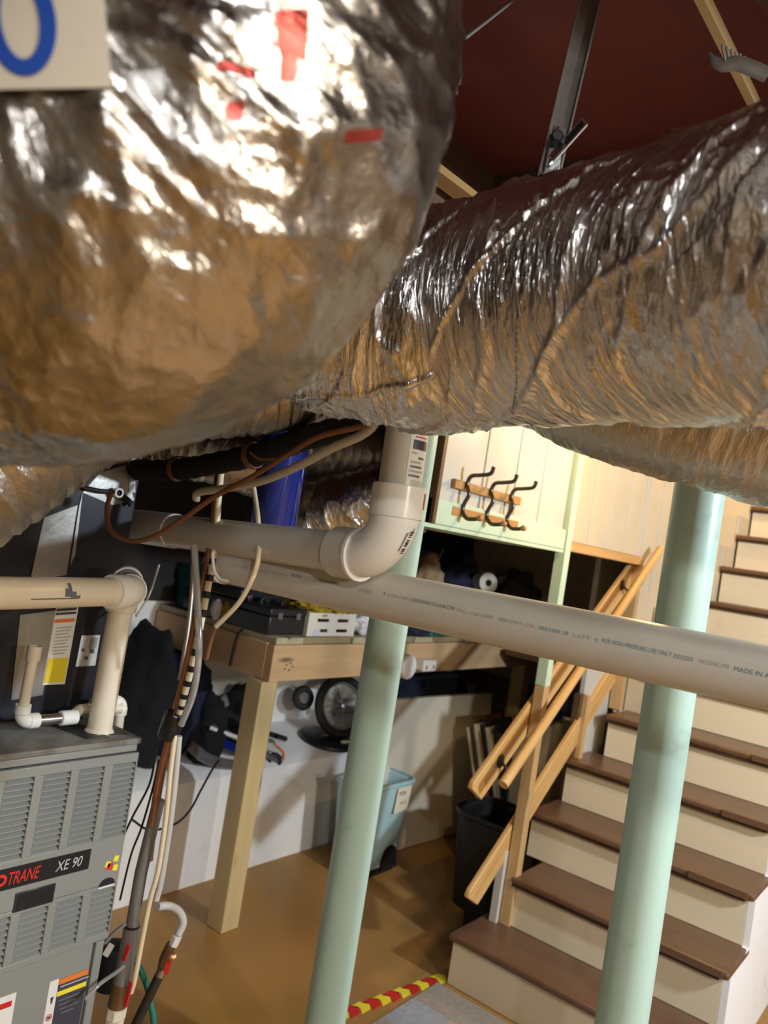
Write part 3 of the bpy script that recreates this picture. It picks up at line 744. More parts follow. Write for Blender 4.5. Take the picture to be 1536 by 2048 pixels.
cquad([(181, 1276), (196, 1275), (192, 1296), (177, 1297)], M['faint_ink'], 'printed_block', .003, sl)

# ================================================================== DUCTS
def relief_main(u, t, r):
    v = t/(2*pi)
    rib = .0014*np.abs(np.sin(pi*(u/.036+v)))**.6
    wav = .006*gn(u*3.2, v*4, 4, 1)+.003*gn(u*9, v*6, 6, 2)
    # slack folds that wind slantwise round the sleeve, smooth on one flank and crumpled on the other
    ph = u/.17+v*2.0+.8*gn(u*3.5, v*4, 4, 3)+.45*gn(u*10, v*7, 7, 4)
    f = ph-np.floor(ph)
    fold = np.exp(-((f-.5)/.06)**2)*.006+np.clip((f-.5)*2, 0, 1)*.006*(f > .5)
    ph2 = u/.29+v*4.0+.7*gn(u*2.5, v*3, 3, 13); g = ph2-np.floor(ph2)
    fold2 = np.exp(-((g-.5)/.03)**2)*.006
    cr = np.clip(ridge(u*28, v*6, 6, 7), 0, 1)**6*.0045 + np.clip(ridge(u*60, v*10, 10, 8), 0, 1)**5*.0022 + .0012*gn(u*80, v*40, 40, 14)
    msk = np.clip((f-.12)*3, .08, 1)*np.clip(.6+gn(u*2.4, v*3, 3, 9)*1.3, .15, 1)
    return wav+fold+fold2+cr*msk+rib
def relief_soft(u, t, r):
    v = t/(2*pi)
    return .012*gn(u*4, v*4, 4, 21)+.0035*np.abs(np.sin(pi*u/.028))**.7+.003*np.clip(ridge(u*30, v*6, 6, 22), 0, 1)**4
def relief_near(u, t, r):
    v = t/(2*pi); k = np.clip(1.15-(u-.50)/.40, .22, 1.15)
    return .012*gn(u*4, v*4, 4, 31)+.004*np.clip(ridge(u*9+v*3, v*7, 7, 32), 0, 1)**5+k*(.004*np.clip(ridge(u*22, v*8, 8, 33), 0, 1)**4+.0035*np.clip(ridge(u*38, v*15, 15, 34), 0, 1)**3+.002*gn(u*60, v*34, 34, 35))
def relief_crush(u, t, r):
    v = t/(2*pi)
    return .007*gn(u*4, v*4, 4, 41)+.005*np.clip(ridge(u*13, v*4, 4, 42), 0, 1)**4+.002*np.clip(ridge(u*40, v*9, 9, 43), 0, 1)**3
def relief_ribbed(u, t, r):
    v = t/(2*pi)
    return .008*gn(u*6, v*5, 5, 51)+.010*np.clip(ridge(u*18, v*4, 4, 52), 0, 1)**2.5

def duct(pts, radii, relief, mat, nu, nv, label, group='silver flexible ducts'):
    d = Duct(pts, radii, relief)
    o = d.mesh(nu, nv).build('flexible_duct', mat, None, smooth=True, angle=180)
    tag(o, label, 'duct', group); return d, o

K = .86
def kk(x, y, z): return EYE+(Vector((x, y, z))-EYE)*K
mainp = [(.42, .72, 1.97), (.20, .81, 1.96), kk(-.10, .95, 1.995), kk(-.266, 1.017, 2.002), kk(-.451, 1.10, 2.020), kk(-.739, 1.157, 2.02), kk(-.88, 1.13, 2.005), at(640, 600, D=1.30), at(420, 520, D=1.50), at(150, 490, D=1.70), at(-200, 500, D=1.9)]
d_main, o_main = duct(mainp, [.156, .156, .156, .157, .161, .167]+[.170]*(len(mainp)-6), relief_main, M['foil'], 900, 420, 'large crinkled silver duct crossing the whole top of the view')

nearp = [at(482, -900, D=.66), at(478, -500, D=.655), at(470, -150, D=.65), at(462, 60, D=.65), at(408, 268, D=.65), at(250, 430, D=.65), at(60, 470, D=.65), at(-160, 480, D=.66), at(-500, 500, D=.69), at(-900, 520, D=.75)]
nearp.append(nearp[-1]+(nearp[-1]-nearp[-2])*2.2)
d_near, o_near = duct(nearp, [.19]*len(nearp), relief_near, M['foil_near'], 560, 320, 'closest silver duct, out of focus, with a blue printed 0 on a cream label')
# printed cream label with the blue figure, lying on the sleeve
u0, a0 = d_near.find(225, 178); ua, aa = d_near.find(215, 10); ub, ab = d_near.find(40, 178)
print('near label', u0, a0, ua, aa, ub, ab)
def near_patch(pix, mat, name, parent, off, tree=None):
    """patch that follows the sleeve; pix = image-space outline quad corners (tl, tr, br, bl)"""
    tl, tr_, br, bl = pix; n = 40; vs = []
    for i in range(n):
        for j in range(n):
            f, g = i/(n-1), j/(n-1)
            x = (tl[0]*(1-g)+tr_[0]*g)*(1-f)+(bl[0]*(1-g)+br[0]*g)*f; y = (tl[1]*(1-g)+tr_[1]*g)*(1-f)+(bl[1]*(1-g)+br[1]*g)*f
            vs.append(hit(tree or d_near_bvh, x, y, off))
    return MB().add(vs, [(i*n+j, (i+1)*n+j, (i+1)*n+j+1, i*n+j+1) for i in range(n-1) for j in range(n-1)]).build(name, mat, parent, smooth=True, angle=180)
from mathutils.bvhtree import BVHTree
def bvh(o):
    me = o.data; off = o.location
    return BVHTree.FromPolygons([v.co+off for v in me.vertices], [tuple(p.vertices) for p in me.polygons])
d_near_bvh = bvh(o_near)
_sm = Duct(nearp, [.19]*len(nearp), lambda u, t, r: .012*gn(u*4, t/(2*pi)*4, 4, 31)+.0095).mesh(220, 160)
label_bvh = BVHTree.FromPolygons(_sm.v, _sm.f)
def hit(tree, x, y, off):
    r = ray(x, y).normalized(); h = tree.ray_cast(EYE, r)
    if h[0] is None: h = tree.find_nearest(EYE+r*.5)
    n = h[1] if h[1].dot(r) < 0 else -h[1]
    return h[0]+n*off
lbl = near_patch([(-60, -60), (205, -60), (225, 176), (-60, 182)], M['label_cream'], 'printed_label', o_near, .001, label_bvh)
vs = []; n = 40
for k in range(n):
    t = 2*pi*k/n
    for (rx, ry) in ((72, 112), (38, 78)):
        x, y = 44+rx*cos(t), 44+ry*sin(t); x -= (y-44)*-.10
        vs.append(hit(label_bvh, x, y, .0022))
MB().add(vs, [(2*k, 2*((k+1) % n), 2*((k+1) % n)+1, 2*k+1) for k in range(n)]).build('printed_figure', M['blue_ink'], lbl, smooth=True, angle=180)
for q in ([(548, 22), (618, 18), (612, 120), (560, 110)], [(562, 100), (600, 95), (590, 165), (560, 160)], [(455, 205), (490, 200), (485, 240), (450, 240)], [(690, 262), (765, 256), (760, 280), (688, 288)], [(440, 120), (510, 138), (512, 158), (430, 138)]):
    near_patch(q, M['dull_red'], 'red_print', o_near, .0006)
for q in ([(250, 145), (330, 140), (325, 225), (245, 225)], [(470, 10), (545, 20), (540, 100), (470, 90)], [(385, 170), (430, 180), (420, 290), (370, 280)]):
    near_patch(q, M['zinc'], 'grey_print', o_near, .0012)

lp = [at(-750, 1180, D=.98), at(-400, 1025, D=1.05), at(-132, 867, D=1.12), at(60, 745, D=1.19), at(210, 660, D=1.24)]
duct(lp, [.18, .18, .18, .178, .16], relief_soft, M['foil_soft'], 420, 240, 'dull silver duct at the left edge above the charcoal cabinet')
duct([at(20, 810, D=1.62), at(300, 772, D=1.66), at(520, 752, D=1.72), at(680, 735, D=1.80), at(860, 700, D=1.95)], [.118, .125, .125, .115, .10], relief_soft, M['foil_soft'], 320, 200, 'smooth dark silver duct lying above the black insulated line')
rp = [at(930, 690, D=1.78), at(1080, 728, D=1.62), at(1200, 768, D=1.52), at(1360, 812, D=1.45), at(1536, 856, D=1.40), at(1800, 905, D=1.33), at(2200, 960, D=1.25)]
duct(rp, [.118, .128, .135, .135, .135, .135, .135], relief_crush, M['foil_soft'], 420, 260, 'smaller silver duct under the large one, touching the front post top')
duct([at(540, 1078, D=2.75), at(640, 1040, D=2.55), at(740, 1010, D=2.5), at(860, 985, D=2.6)], [.115]*4, relief_ribbed, M['foil'], 260, 220, 'ribbed silver duct glinting gold behind the white elbow')
duct([at(560, 880, D=2.75), at(660, 905, D=2.7), at(760, 915, D=2.7), at(880, 930, D=2.8)], [.12]*4, relief_soft, M['foil_soft'], 220, 180, 'brownish wrapped duct above the ribbed duct behind the elbow')
duct([at(220, 905, D=2.5), at(340, 900, D=2.45), at(450, 915, D=2.5), at(560, 960, D=2.6)], [.085, .09, .09, .085], relief_crush, M['foil_soft'], 220, 160, 'pale gold wrapped duct behind the black insulated line')

# ================================================================== VENT PIPES
def hub(a, b, r, mat, name, parent, lip=.003):
    a = Vector(a); b = Vector(b); d = (b-a).normalized()
    m = MB(); L = (b-a).length
    m.lathe(a, [(r*.90, 0), (r, .002), (r, L-.002), (r*.97, L)], 40, d)
    return m.build(name, mat, parent, smooth=True, angle=30)
# lower, long vent pipe
q = 1.152
def sc(p): return EYE+(Vector(p)-EYE)*q
PL0 = sc((-1.345, 1.158, 1.490)); PL1 = sc((.35, 1.27, 1.490)); rl = .053
vp = thing('vent_pipe', PL0, 'long pale grey PVC pipe crossing in front of both mint posts', 'pipe')
MB().tube([PL0, PL1], rl, 48).build('pipe', M['pvc'], vp, smooth=True)
hub(PL0-Vector((.02, 0, 0)), PL0+Vector((.012, 0, 0)), rl*1.06, M['pvc_white'], 'end_coupling', vp)
AX = (PL1-PL0).normalized()
def on_pipe(x, y):
    """axis parameter of the pipe point seen at image x, y"""
    r = ray(x, y); n = AX.cross(r).cross(r); return PL0+AX*((EYE-PL0).dot(n)/AX.dot(n))
def pt(txt, x0, y0, x1, y1, mat, size=.0095):
    a = on_pipe(x0, y0); b = on_pipe(x1, y1); tocam = (EYE-a).normalized()
    # angle on the pipe: find direction whose projection matches y0
    best = None
    for k in range(-60, 61):
        ang = k*pi/160; d = tocam-AX*tocam.dot(AX); d.normalize(); U = d.cross(AX); dd = d*cos(ang)+U*sin(ang); p = a+dd*rl-EYE; z = p.dot(fw)
        yy_ = PY-FPX*p.dot(up)/z; xx_ = PX+FPX*p.dot(rt)/z; e = abs(yy_-(y0+.197*(xx_-x0)))
        if best is None or e < best[0]: best = (e, dd)
    pipe_text(txt, size, a, AX, rl, best[1], .0006, (b-a).length).build('pipe_print', mat, vp)
pt('LP 39', 495, 1138, 525, 1144, M['faint_ink']); pt('SCH 40 PVC', 545, 1148, 608, 1158, M['faint_ink']); pt('XXXXX', 611, 1158, 632, 1162, M['ink'])
pt('PVC 1120', 640, 1166, 660, 1170, M['faint_ink']); pt('MADE IN AMERICA', 664, 1168, 705, 1178, M['grey_print'])
pt('LR 95304', 745, 1187, 770, 1192, M['faint_ink']); pt('V', 793, 1194, 797, 1195, M['ink']); pt('ASTM F 891', 800, 1198, 843, 1206, M['faint_ink'])
pt('COEXTRUDED CELLULAR CORE', 847, 1207, 933, 1226, M['grey_print']); pt('PVC 1120 DWV', 938, 1228, 1010, 1244, M['faint_ink']); pt('NSF-DWV CSA', 1020, 1246, 1090, 1260, M['faint_ink'])
pt('302/1001 10', 1098, 1262, 1156, 1275, M['teal_ink']); pt('LOT 4', 1165, 1277, 1215, 1286, M['faint_ink']); pt('FOR NON-PRESSURE USE ONLY', 1221, 1288, 1358, 1317, M['teal_ink'], .0105)
pt('XXXXXX', 1361, 1318, 1400, 1326, M['teal_ink'], .011); pt('NATIONAL PIPE', 1410, 1328, 1470, 1341, M['faint_ink']); pt('MADE IN AMERICA', 1478, 1344, 1600, 1371, M['teal_ink'], .0105)

# upper pipe with the elbow
ru = .0445
E0 = Vector((-2.25, 1.345, 1.507)); EC = Vector((-.978, 1.272, 1.560)); E1 = Vector((-.985, 1.262, 2.12))
ip = thing('intake_pipe', (-1.0, 1.27, 1.5), 'pale grey PVC pipe with a white elbow turning up under the large duct', 'pipe')
ae = arc(E0, EC, E1, .098, 14); dh = (EC-E0).normalized(); dv = (E1-EC).normalized()
MB().tube([E0, ae[0]-dh*.04], ru, 44).build('pipe_run', M['pvc'], ip, smooth=True)
MB().tube([ae[-1]+dv*.04, E1], ru, 44).build('riser', M['pvc'], ip, smooth=True)
el = MB().tube(ae, .051, 44, cap=False).build('elbow', M['pvc_white'], ip, smooth=True)
hub(ae[0]+dh*.012, ae[0]-dh*.056, .0555, M['pvc'], 'hub', el)
hub(ae[-1]-dv*.012, ae[-1]+dv*.056, .0555, M['pvc_white'], 'hub', el)
MB().ring(ae[0]+dh*.010, ae[0]+dh*.018, .0575, .049, 44).build('hub_lip', M['pvc_white'], el, smooth=True)
cpl = E0+dh*(1.27-.77+.02)
hub(E0+dh*.25, E0+dh*.50, ru*1.07, M['pvc'], 'coupling', ip)
def arc_patch(c, axis, r, d0, a0, a1, h0, h1, mat, name, parent, off=.0007):
    T = Vector(axis).normalized(); d = Vector(d0); d = (d-T*d.dot(T)).normalized(); U = T.cross(d); n = 8; vs = []
    for k in range(n+1):
        t = a0+(a1-a0)*k/n
        for h in (h0, h1): vs.append(Vector(c)+T*h+(d*cos(t)+U*sin(t))*(r+off))
    return MB().add(vs, [(2*k, 2*k+2, 2*k+3, 2*k+1) for k in range(n)]).build(name, mat, parent, smooth=True)
c0 = ae[-1]+dv*.056; tc_ = EYE-c0
lab = arc_patch(c0, dv, ru, tc_, .22, 1.5, .012, .20, M['paper'], 'pipe_label', ip)
for k in range(7): arc_patch(c0, dv, ru, tc_, .42, 1.35, .108+.0085*k, .1105+.0085*k, M['grey_print'], 'printed_line', lab, .0013)
arc_patch(c0, dv, ru, tc_, .42, 1.3, .098, .1005, M['tape_red'], 'printed_line', lab, .0013)
arc_patch(c0, dv, ru, tc_, .36, 1.25, .074, .093, M['ink'], 'printed_block', lab, .0013)
for k, (s, e) in enumerate(((.32, .95), (.32, 1.1), (.35, 1.0), (.35, .9), (.7, 1.1), (.35, .6))): arc_patch(c0, dv, ru, tc_, s, e, .018+.0092*k, .0225+.0092*k, M['faint_ink' if k % 2 else 'grey_print'], 'handwriting', lab, .0013)
arc_patch(ae[-1], dv, .0555, tc_, 1.25, 2.3, .012, .045, M['tape_red'], 'red_tab', el, .0012)
# bar code and knob on the elbow
em = ae[9]; en = ae[11]; T_ = (en-em).normalized()
for k in range(14):
    h = -.020+k*.0042
    if k % 5 != 3: arc_patch(ae[10], T_, .051, tc_, .82, .98, h, h+.0022*(1+(k % 3)*.4), M['ink'], 'bar_code', el, .0016)
arc_patch(ae[10], T_, .051, tc_, .66, .71, -.016, .028, M['grey_print'], 'printed_line', el, .0014)
arc_patch(ae[12], T_, .051, tc_, .95, 1.12, .010, .019, M['paper'], 'mould_button', el, .003)
for (x0, x1) in ((588, 598), (604, 628)):
    a = at(x0, 1052, Y=1.26); 
    arc_patch(Vector((a.x, 1.292, 1.548)), dh, ru, Vector((.3, -.75, 1.0)), -.08, .10, 0, (x1-x0)*.00125, M['grey_print'], 'pipe_print', ip, .001)

# two-inch furnace flue with elbows
r2 = .0302
fl = thing('flue_pipe', (-1.712, 1.163, FT), 'yellowed PVC flue pipe standing on the furnace top and turning left', 'pipe')
A0 = Vector((-1.705, 1.155, FT)); A1 = Vector((-1.712, 1.163, 1.395)); A2 = Vector((-1.50, 1.035, 1.392)); A3 = Vector((-1.405, .73, 1.392)); A4 = Vector((-1.27, .25, 1.395))
e1 = arc(A0, A1, A2, .046, 10); e2 = arc(A1, A2, A3, .075, 12)
MB().tube([A0, e1[0]-Vector((0, 0, .02))], r2, 36).build('riser', M['pvc_old'], fl, smooth=True)
MB().lathe(A0, [(.036, 0), (.034, .004), (.031, .008)], 32).build('caulk_ring', M['pvc_old'], fl, smooth=True)
eb = MB().tube(e1, .0355, 36, cap=False).build('elbow', M['pvc_old'], fl, smooth=True)
hub(e1[0]+Vector((0, 0, .006)), e1[0]-Vector((0, 0, .036)), .0378, M['pvc_old'], 'hub', eb)
d12 = (A2-A1).normalized()
MB().ring(e1[-1]-d12*.006, e1[-1]+d12*.034, .0378, r2, 36).build('hub', M['pvc_white'], eb, smooth=True)
MB().ring(e1[-1]+d12*.0342, e1[-1]+d12*.0365, .0325, .0302, 36).build('primer_ring', M['blue_ink'], eb, smooth=True)
MB().tube([e1[-1], e2[0]+d12*.01], r2, 36).build('stub', M['pvc'], fl, smooth=True)
ew = MB().tube(e2, .0355, 36, cap=False).build('elbow', M['pvc_white'], fl, smooth=True)
d23 = (A3-A2).normalized()
hub(e2[-1]-d23*.006, e2[-1]+d23*.036, .0378, M['pvc_white'], 'hub', ew); 
hub(e2[0]+d12*.012, e2[0]-d12*.030, .0372, M['pvc_white'], 'hub', ew)
MB().tube([e2[-1], A3, A4], r2, 36).build('run', M['pvc_old'], fl, smooth=True)
# grey smear of primer on the run
cS = A3+(A2-A3)*.30; axr = (A2-A3).normalized(); tcx = EYE-cS
for (a_, b_, h0, h1) in ((-.25, .28, -.006, .012), (-.05, .35, .010, .024), (.20, .42, .022, .036), (-.62, -.12, .003, .012), (.36, .44, -.09, .03)):
    arc_patch(cS, axr, r2, tcx, a_, b_, h0, h1, M['grey_print'], 'primer_smear', fl, .0006)

# small condensate drain
dr = thing('drain_line', (-1.72, .95, FT), 'thin white PVC drain line with elbows lying on the furnace top', 'pipe')
XD = -1.745
g = lambda x, y: at(x, y, X=XD)
a = g(62, 1302); b = g(48, 1402); c = g(150, 1392); d = g(225, 1402)
b = Vector((XD, b.y, FT+.028)); a = Vector((XD, b.y+.004, a.z)); c = Vector((XD, c.y, FT+.028)); d = Vector((XD-.01, d.y, FT+.028))
eA = arc(a, b, c, .022, 8)
MB().tube([a, eA[0]], .0125, 24).build('standpipe', M['pvc_old'], dr, smooth=True)
MB().ring(a-Vector((0, 0, .022)), a+Vector((0, 0, .012)), .0165, .0125, 24).build('coupling', M['pvc_old'], dr, smooth=True)
eq = MB().tube(eA, .0165, 24, cap=False).build('elbow', M['pvc_white'], dr, smooth=True)
dz = Vector((0, 0, 1)); dy = Vector((0, 1, 0))
hub(eA[0]-dz*.004, eA[0]+dz*.018, .0180, M['pvc_white'], 'hub', eq); hub(eA[-1]-dy*.004, eA[-1]+dy*.020, .0180, M['pvc_white'], 'hub', eq)
MB().tube([eA[-1], c], .0125, 24).build('run', M['chrome'], dr, smooth=True)
hub(c-dy*.03, c+dy*.012, .0180, M['pvc_white'], 'coupling', dr)
MB().tube([c, c+dy*.03+Vector((-.02, 0, .01)), d+Vector((-.05, 0, 0)), d+Vector((-.03, .06, 0))], .0140, 20).build('run', M['pvc_old'], dr, smooth=True)
e_ = at(243, 1402, X=-1.80); f_ = at(250, 1447, X=-1.80); e_ = Vector((-1.80, e_.y, e_.z)); f_ = Vector((-1.80, e_.y+.004, FT-.03)); s_ = e_-dy*.09
eZ = arc(s_, e_, f_, .02, 8)
MB().tube([s_, eZ[0]], .0125, 20).build('run', M['pvc_old'], dr, smooth=True); eq2 = MB().tube(eZ, .0165, 24, cap=False).build('elbow', M['pvc_white'], dr, smooth=True)
hub(eZ[0]+dy*.004, eZ[0]-dy*.016, .0180, M['pvc_white'], 'hub', eq2); hub(eZ[-1]+dz*.004, eZ[-1]-dz*.018, .0180, M['pvc_white'], 'hub', eq2)
MB().tube([eZ[-1], f_], .0125, 20).build('drop', M['pvc_old'], dr, smooth=True)

# ================================================================== LINES, CABLES AND HOSES
def line(name, pix, r, mat, label, cat, n=10, seg=12, group=None):
    """pix = [(image x, image y, distance)...]"""
    P = smooth_path([at(x, y, D=d) for (x, y, d) in pix], n)
    o = MB().tube(P, r, seg).build(name, mat, None, smooth=True); return tag(o, label, cat, group)
ln = thing('insulated_line', at(430, 925, D=1.9), 'thick black foam insulated line above the pale elbow pipe', 'pipe')
P = smooth_path([at(x, y, D=d) for (x, y, d) in ((250, 936, 2.12), (300, 941, 2.07), (365, 938, 2.0), (430, 927, 1.93), (520, 908, 1.83), (600, 880, 1.74), (680, 858, 1.66), (738, 838, 1.62), (760, 770, 1.62))], 10)
MB().tube(P, [.018]+[.0275*(1+.06*sin(i*1.7)) for i in range(len(P)-1)], 20).build('foam_sleeve', M['foam'], ln, smooth=True)
MB().tube([at(236, 937, D=2.14), P[1]], .008, 12).build('pipe_end', M['iron'], ln, smooth=True)
MB().ring(P[18], P[19], .031, .027, 20).build('tie', M['copper_dull'], ln, smooth=True)
MB().ring(P[38], P[39], .0315, .027, 20).build('tie', M['copper_dull'], ln, smooth=True)
line('milky_tube', ((392, 1000, 1.86), (398, 985, 1.85), (450, 977, 1.80), (520, 963, 1.72), (590, 935, 1.66), (660, 898, 1.60), (738, 860, 1.58), (765, 800, 1.58)), .0095, M['white_tube'], 'translucent white tube rising towards the large duct', 'tube')
line('copper_line', ((222, 985, 1.83), (214, 1020, 1.8), (222, 1062, 1.76), (262, 1082, 1.74), (310, 1072, 1.73), (370, 1035, 1.72), (430, 993, 1.70), (505, 953, 1.67), (575, 910, 1.63), (640, 873, 1.58), (738, 850, 1.55)), .0058, M['copper_dull'], 'thin rust brown line looping in front of the pale pipe', 'line')
line('brown_wire', ((500, 905, 1.70), (520, 918, 1.69), (560, 916, 1.67), (600, 905, 1.66)), .0028, M['copper_dull'], 'short brown wire hanging from the black insulated line', 'wire')
line('black_wire', ((335, 925, 1.95), (350, 914, 1.95), (390, 915, 1.95), (432, 908, 1.95), (455, 880, 1.97)), .0022, M['rubber'], 'thin black wire lying along the insulated line', 'wire')
line('red_wire', ((276, 880, 2.0), (284, 905, 2.0), (300, 918, 2.0)), .005, M['copper_dull'], 'short reddish wire by the charcoal cabinet top', 'wire')
sc_ = thing('shutoff_clamp', at(233, 985, X=-1.815), 'small bright clamp with dark cable on the charcoal cabinet', 'clamp')
c = at(233, 985, X=-1.82); MB().ring(c, c+Vector((.014, 0, 0)), .013, .008, 18).build('ring', M['chrome'], sc_, smooth=True)
MB().tube([at(165, 975, X=-1.825), at(200, 982, X=-1.82), c], .006, 10).build('cable', M['rubber'], sc_, smooth=True)
MB().tube(smooth_path([c, at(255, 1000, X=-1.82), at(262, 1010, X=-1.82)], 5), .008, 10).build('cable_end', M['rubber'], sc_, smooth=True)

# bundle running down beside the furnace
G = 'service lines tied together beside the furnace'
line('copper_pipe', ((440, 905, 2.02), (432, 990, 1.98), (421, 1085, 1.97), (398, 1205, 1.96), (371, 1335, 1.95), (350, 1425, 1.945), (339, 1470, 1.95), (318, 1555, 1.95), (303, 1650, 1.96)), .0085, M['copper'], 'copper pipe, leftmost of the lines tied beside the furnace', 'pipe', group=G)
stp = thing('taped_cable', at(395, 1280, D=1.95), 'cream cable spirally wrapped with black tape beside the copper pipe', 'cable', G)
P = smooth_path([at(x, y, D=d) for (x, y, d) in ((446, 905, 1.99), (437, 1000, 1.965), (429, 1100, 1.955), (411, 1200, 1.945), (388, 1315, 1.935), (366, 1400, 1.93), (352, 1452, 1.93))], 12)
MB().tube(P, .0082, 14).build('core', M['cream_cable'], stp, smooth=True)
for k in range(26, 70, 4):
    i = min(k, len(P)-3); MB().tube([P[i], P[i+1]+(P[i+2]-P[i+1])*.55], .0094, 14).build('tape_wrap', M['stripe'], stp, smooth=True)
line('clear_tube', ((388, 1090, 1.93), (394, 1180, 1.92), (398, 1285, 1.90), (394, 1345, 1.89), (384, 1395, 1.895), (362, 1450, 1.91)), .0085, M['clear'], 'clear vinyl tube bulging to the right of the taped cable', 'tube', group=G)
line('steel_conduit', ((386, 1085, 2.03), (386, 1130, 2.03), (384, 1180, 2.03), (376, 1260, 2.02), (360, 1360, 2.0)), .0062, M['zinc'], 'thin bright steel tube behind the copper pipe', 'pipe', group=G)
tw = MB(); a = at(352, 1425, D=1.935); b = at(334, 1476, D=1.94); dd = (b-a).normalized()
tw.lathe(a, [(.021, 0), (.0245, .006), (.0255, .03), (.024, (b-a).length-.004), (.0215, (b-a).length)], 20, dd, 1.0, 1.05)
tag(tw.build('tape_wrap', M['stripe'], None, smooth=True), 'black tape wrapped round the lines beside the furnace', 'tape')
line('cream_cable', ((350, 1470, 1.93), (341, 1540, 1.93), (331, 1640, 1.935), (316, 1740, 1.94), (300, 1800, 1.945), (286, 1870, 1.95), (270, 1955, 1.955), (262, 1985, 1.96)), .0065, M['cream_cable'], 'cream cable dropping below the black tape wrap', 'cable', group=G)
line('grey_cable', ((358, 1472, 1.96), (350, 1560, 1.96), (338, 1660, 1.965), (322, 1760, 1.97), (312, 1800, 1.97)), .0085, M['white_tube'], 'grey tube, rightmost line below the black tape wrap', 'tube', group=G)
line('brown_cable', ((338, 1478, 1.965), (322, 1560, 1.97), (309, 1640, 1.985), (300, 1720, 2.0)), .008, M['copper_dull'], 'rust brown cable below the black tape wrap', 'cable', group=G)
cond = thing('grey_drain_pipe', at(240, 2000, D=1.97), 'fat grey drain pipe with white union at floor level beside the furnace', 'pipe')
P0 = at(318, 1600, D=1.99); P1 = at(282, 1745, D=1.985); P2 = at(264, 1850, D=1.98); P3 = at(243, 1965, D=1.975); P4 = at(234, 2012, D=1.97); P5 = at(222, 2080, D=1.97)
MB().tube([P0, P1, P2], .016, 20).build('upper_pipe', M['grey_pipe'], cond, smooth=True)
MB().tube([P2, at(256, 1900, D=1.98), P3], [.0195, .021, .022], 20).build('lower_sleeve', M['grey_pipe'], cond, smooth=True)
MB().ring(P2, P2+(P3-P2).normalized()*.004, .0205, .0165, 20).build('dark_band', M['rubber'], cond, smooth=True)
MB().tube([P3, P4], .023, 20).build('fitting', M['brass'], cond, smooth=True)
MB().tube([P4, P4+(P5-P4)*.30], .0255, 8).build('white_union', M['pvc_old'], cond, smooth=True)
MB().tube([P4+(P5-P4)*.34, P4+(P5-P4)*.46], .024, 20).build('white_ring', M['pvc_old'], cond, smooth=True)
MB().tube([P4+(P5-P4)*.3, Vector((P5.x, P5.y, .0))], .019, 20).build('lower_pipe', M['brass'], cond, smooth=True)
MB().bar(at(262, 1965, D=1.94), at(250, 2012, D=1.94), .012, .004, (1, 0, 0)).build('red_tag', M['tape_red'], cond)
MB().bar(at(258, 1890, D=1.94), at(246, 1920, D=1.94), .014, .003, (1, 0, 0)).build('magenta_mark', M['tape_red'], cond)
gv = thing('gas_valve_line', at(330, 1905, D=2.05), 'black iron gas line with valve and braided connector curling up', 'pipe')
MB().tube([at(228, 2160, D=2.02), at(270, 2052, D=2.03), at(318, 1952, D=2.05)], .0125, 16).build('iron_pipe', M['iron'], gv, smooth=True)
MB().tube([at(320, 1950, D=2.05), at(325, 1938, D=2.05)], .0135, 16).build('nipple', M['chrome'], gv, smooth=True)
MB().tube([at(323, 1940, D=2.05), at(330, 1918, D=2.05), at(342, 1888, D=2.05)], [.012, .016, .0125], 10).build('valve_body', M['brass'], gv, smooth=True)
c = at(344, 1914, D=2.015); ax = (EYE-c).normalized(); MB().lathe(c, [(.0115, 0), (.0115, .004), (.009, .006), (.004, .007)], 20, ax).build('valve_stem', M['copper'], gv, smooth=True)
MB().bar(at(339, 1922, D=2.02), at(331, 1948, D=2.02), .012, .003, rt).build('red_handle', M['tape_red'], gv)
MB().tube([at(347, 1890, D=2.05), at(355, 1872, D=2.05)], .0125, 6).build('nut', M['paper'], gv, smooth=True, angle=30)
P = smooth_path([at(x, y, D=d) for (x, y, d) in ((356, 1870, 2.05), (366, 1845, 2.06), (358, 1823, 2.06), (338, 1812, 2.05), (315, 1813, 2.02))], 14)
MB().tube(P, [.0098+.0012*(i % 2) for i in range(len(P))], 14).build('flex_connector', M['white_tube'], gv, smooth=True)
line('green_hose', ((228, 1890, 2.1), (245, 1903, 2.08), (272, 1925, 2.08), (292, 1965, 2.08), (302, 2010, 2.07), (308, 2055, 2.06), (310, 2200, 2.03)), .0085, M['green'], 'green garden hose behind the iron gas line', 'hose')
line('vinyl_hose', ((170, 2000, 1.86), (200, 1968, 1.90), (232, 1945, 1.92), (250, 1930, 1.93)), .0048, M['clear'], 'clear drain hose crossing the warning label corner', 'hose')
line('vinyl_hose', ((210, 1885, 1.98), (228, 1866, 1.97), (250, 1848, 1.96)), .0055, M['clear'], 'short clear hose joining the grey drain pipe by the furnace side', 'hose')
gb = thing('black_motor', at(222, 1930, D=2.05), 'small black motor housing with white plug beside the furnace corner', 'motor')
c = at(226, 1920, D=2.07); MB().lathe(c+Vector((0, 0, -.07)), [(.036, 0), (.042, .01), (.042, .09), (.036, .11), (.012, .115)], 20).build('housing', M['black'], gb, smooth=True)
MB().bar(at(210, 1912, D=1.98), at(224, 1888, D=1.99), .016, .010, rt).build('plug', M['paper'], gb, bevel=.002)
for k, (pp, lb_) in enumerate(((((312, 1490, 1.96), (300, 1565, 1.97), (262, 1640, 2.0), (238, 1700, 2.02), (225, 1790, 2.04)), 'thin black cable, left of the two hanging by the furnace'), (((318, 1520, 1.97), (306, 1575, 1.98), (283, 1655, 2.02), (262, 1710, 2.05), (240, 1800, 2.06)), 'thin black cable, right of the two hanging by the furnace'))):
    line('black_cable', pp, .0028, M['rubber'], lb_, 'cable')
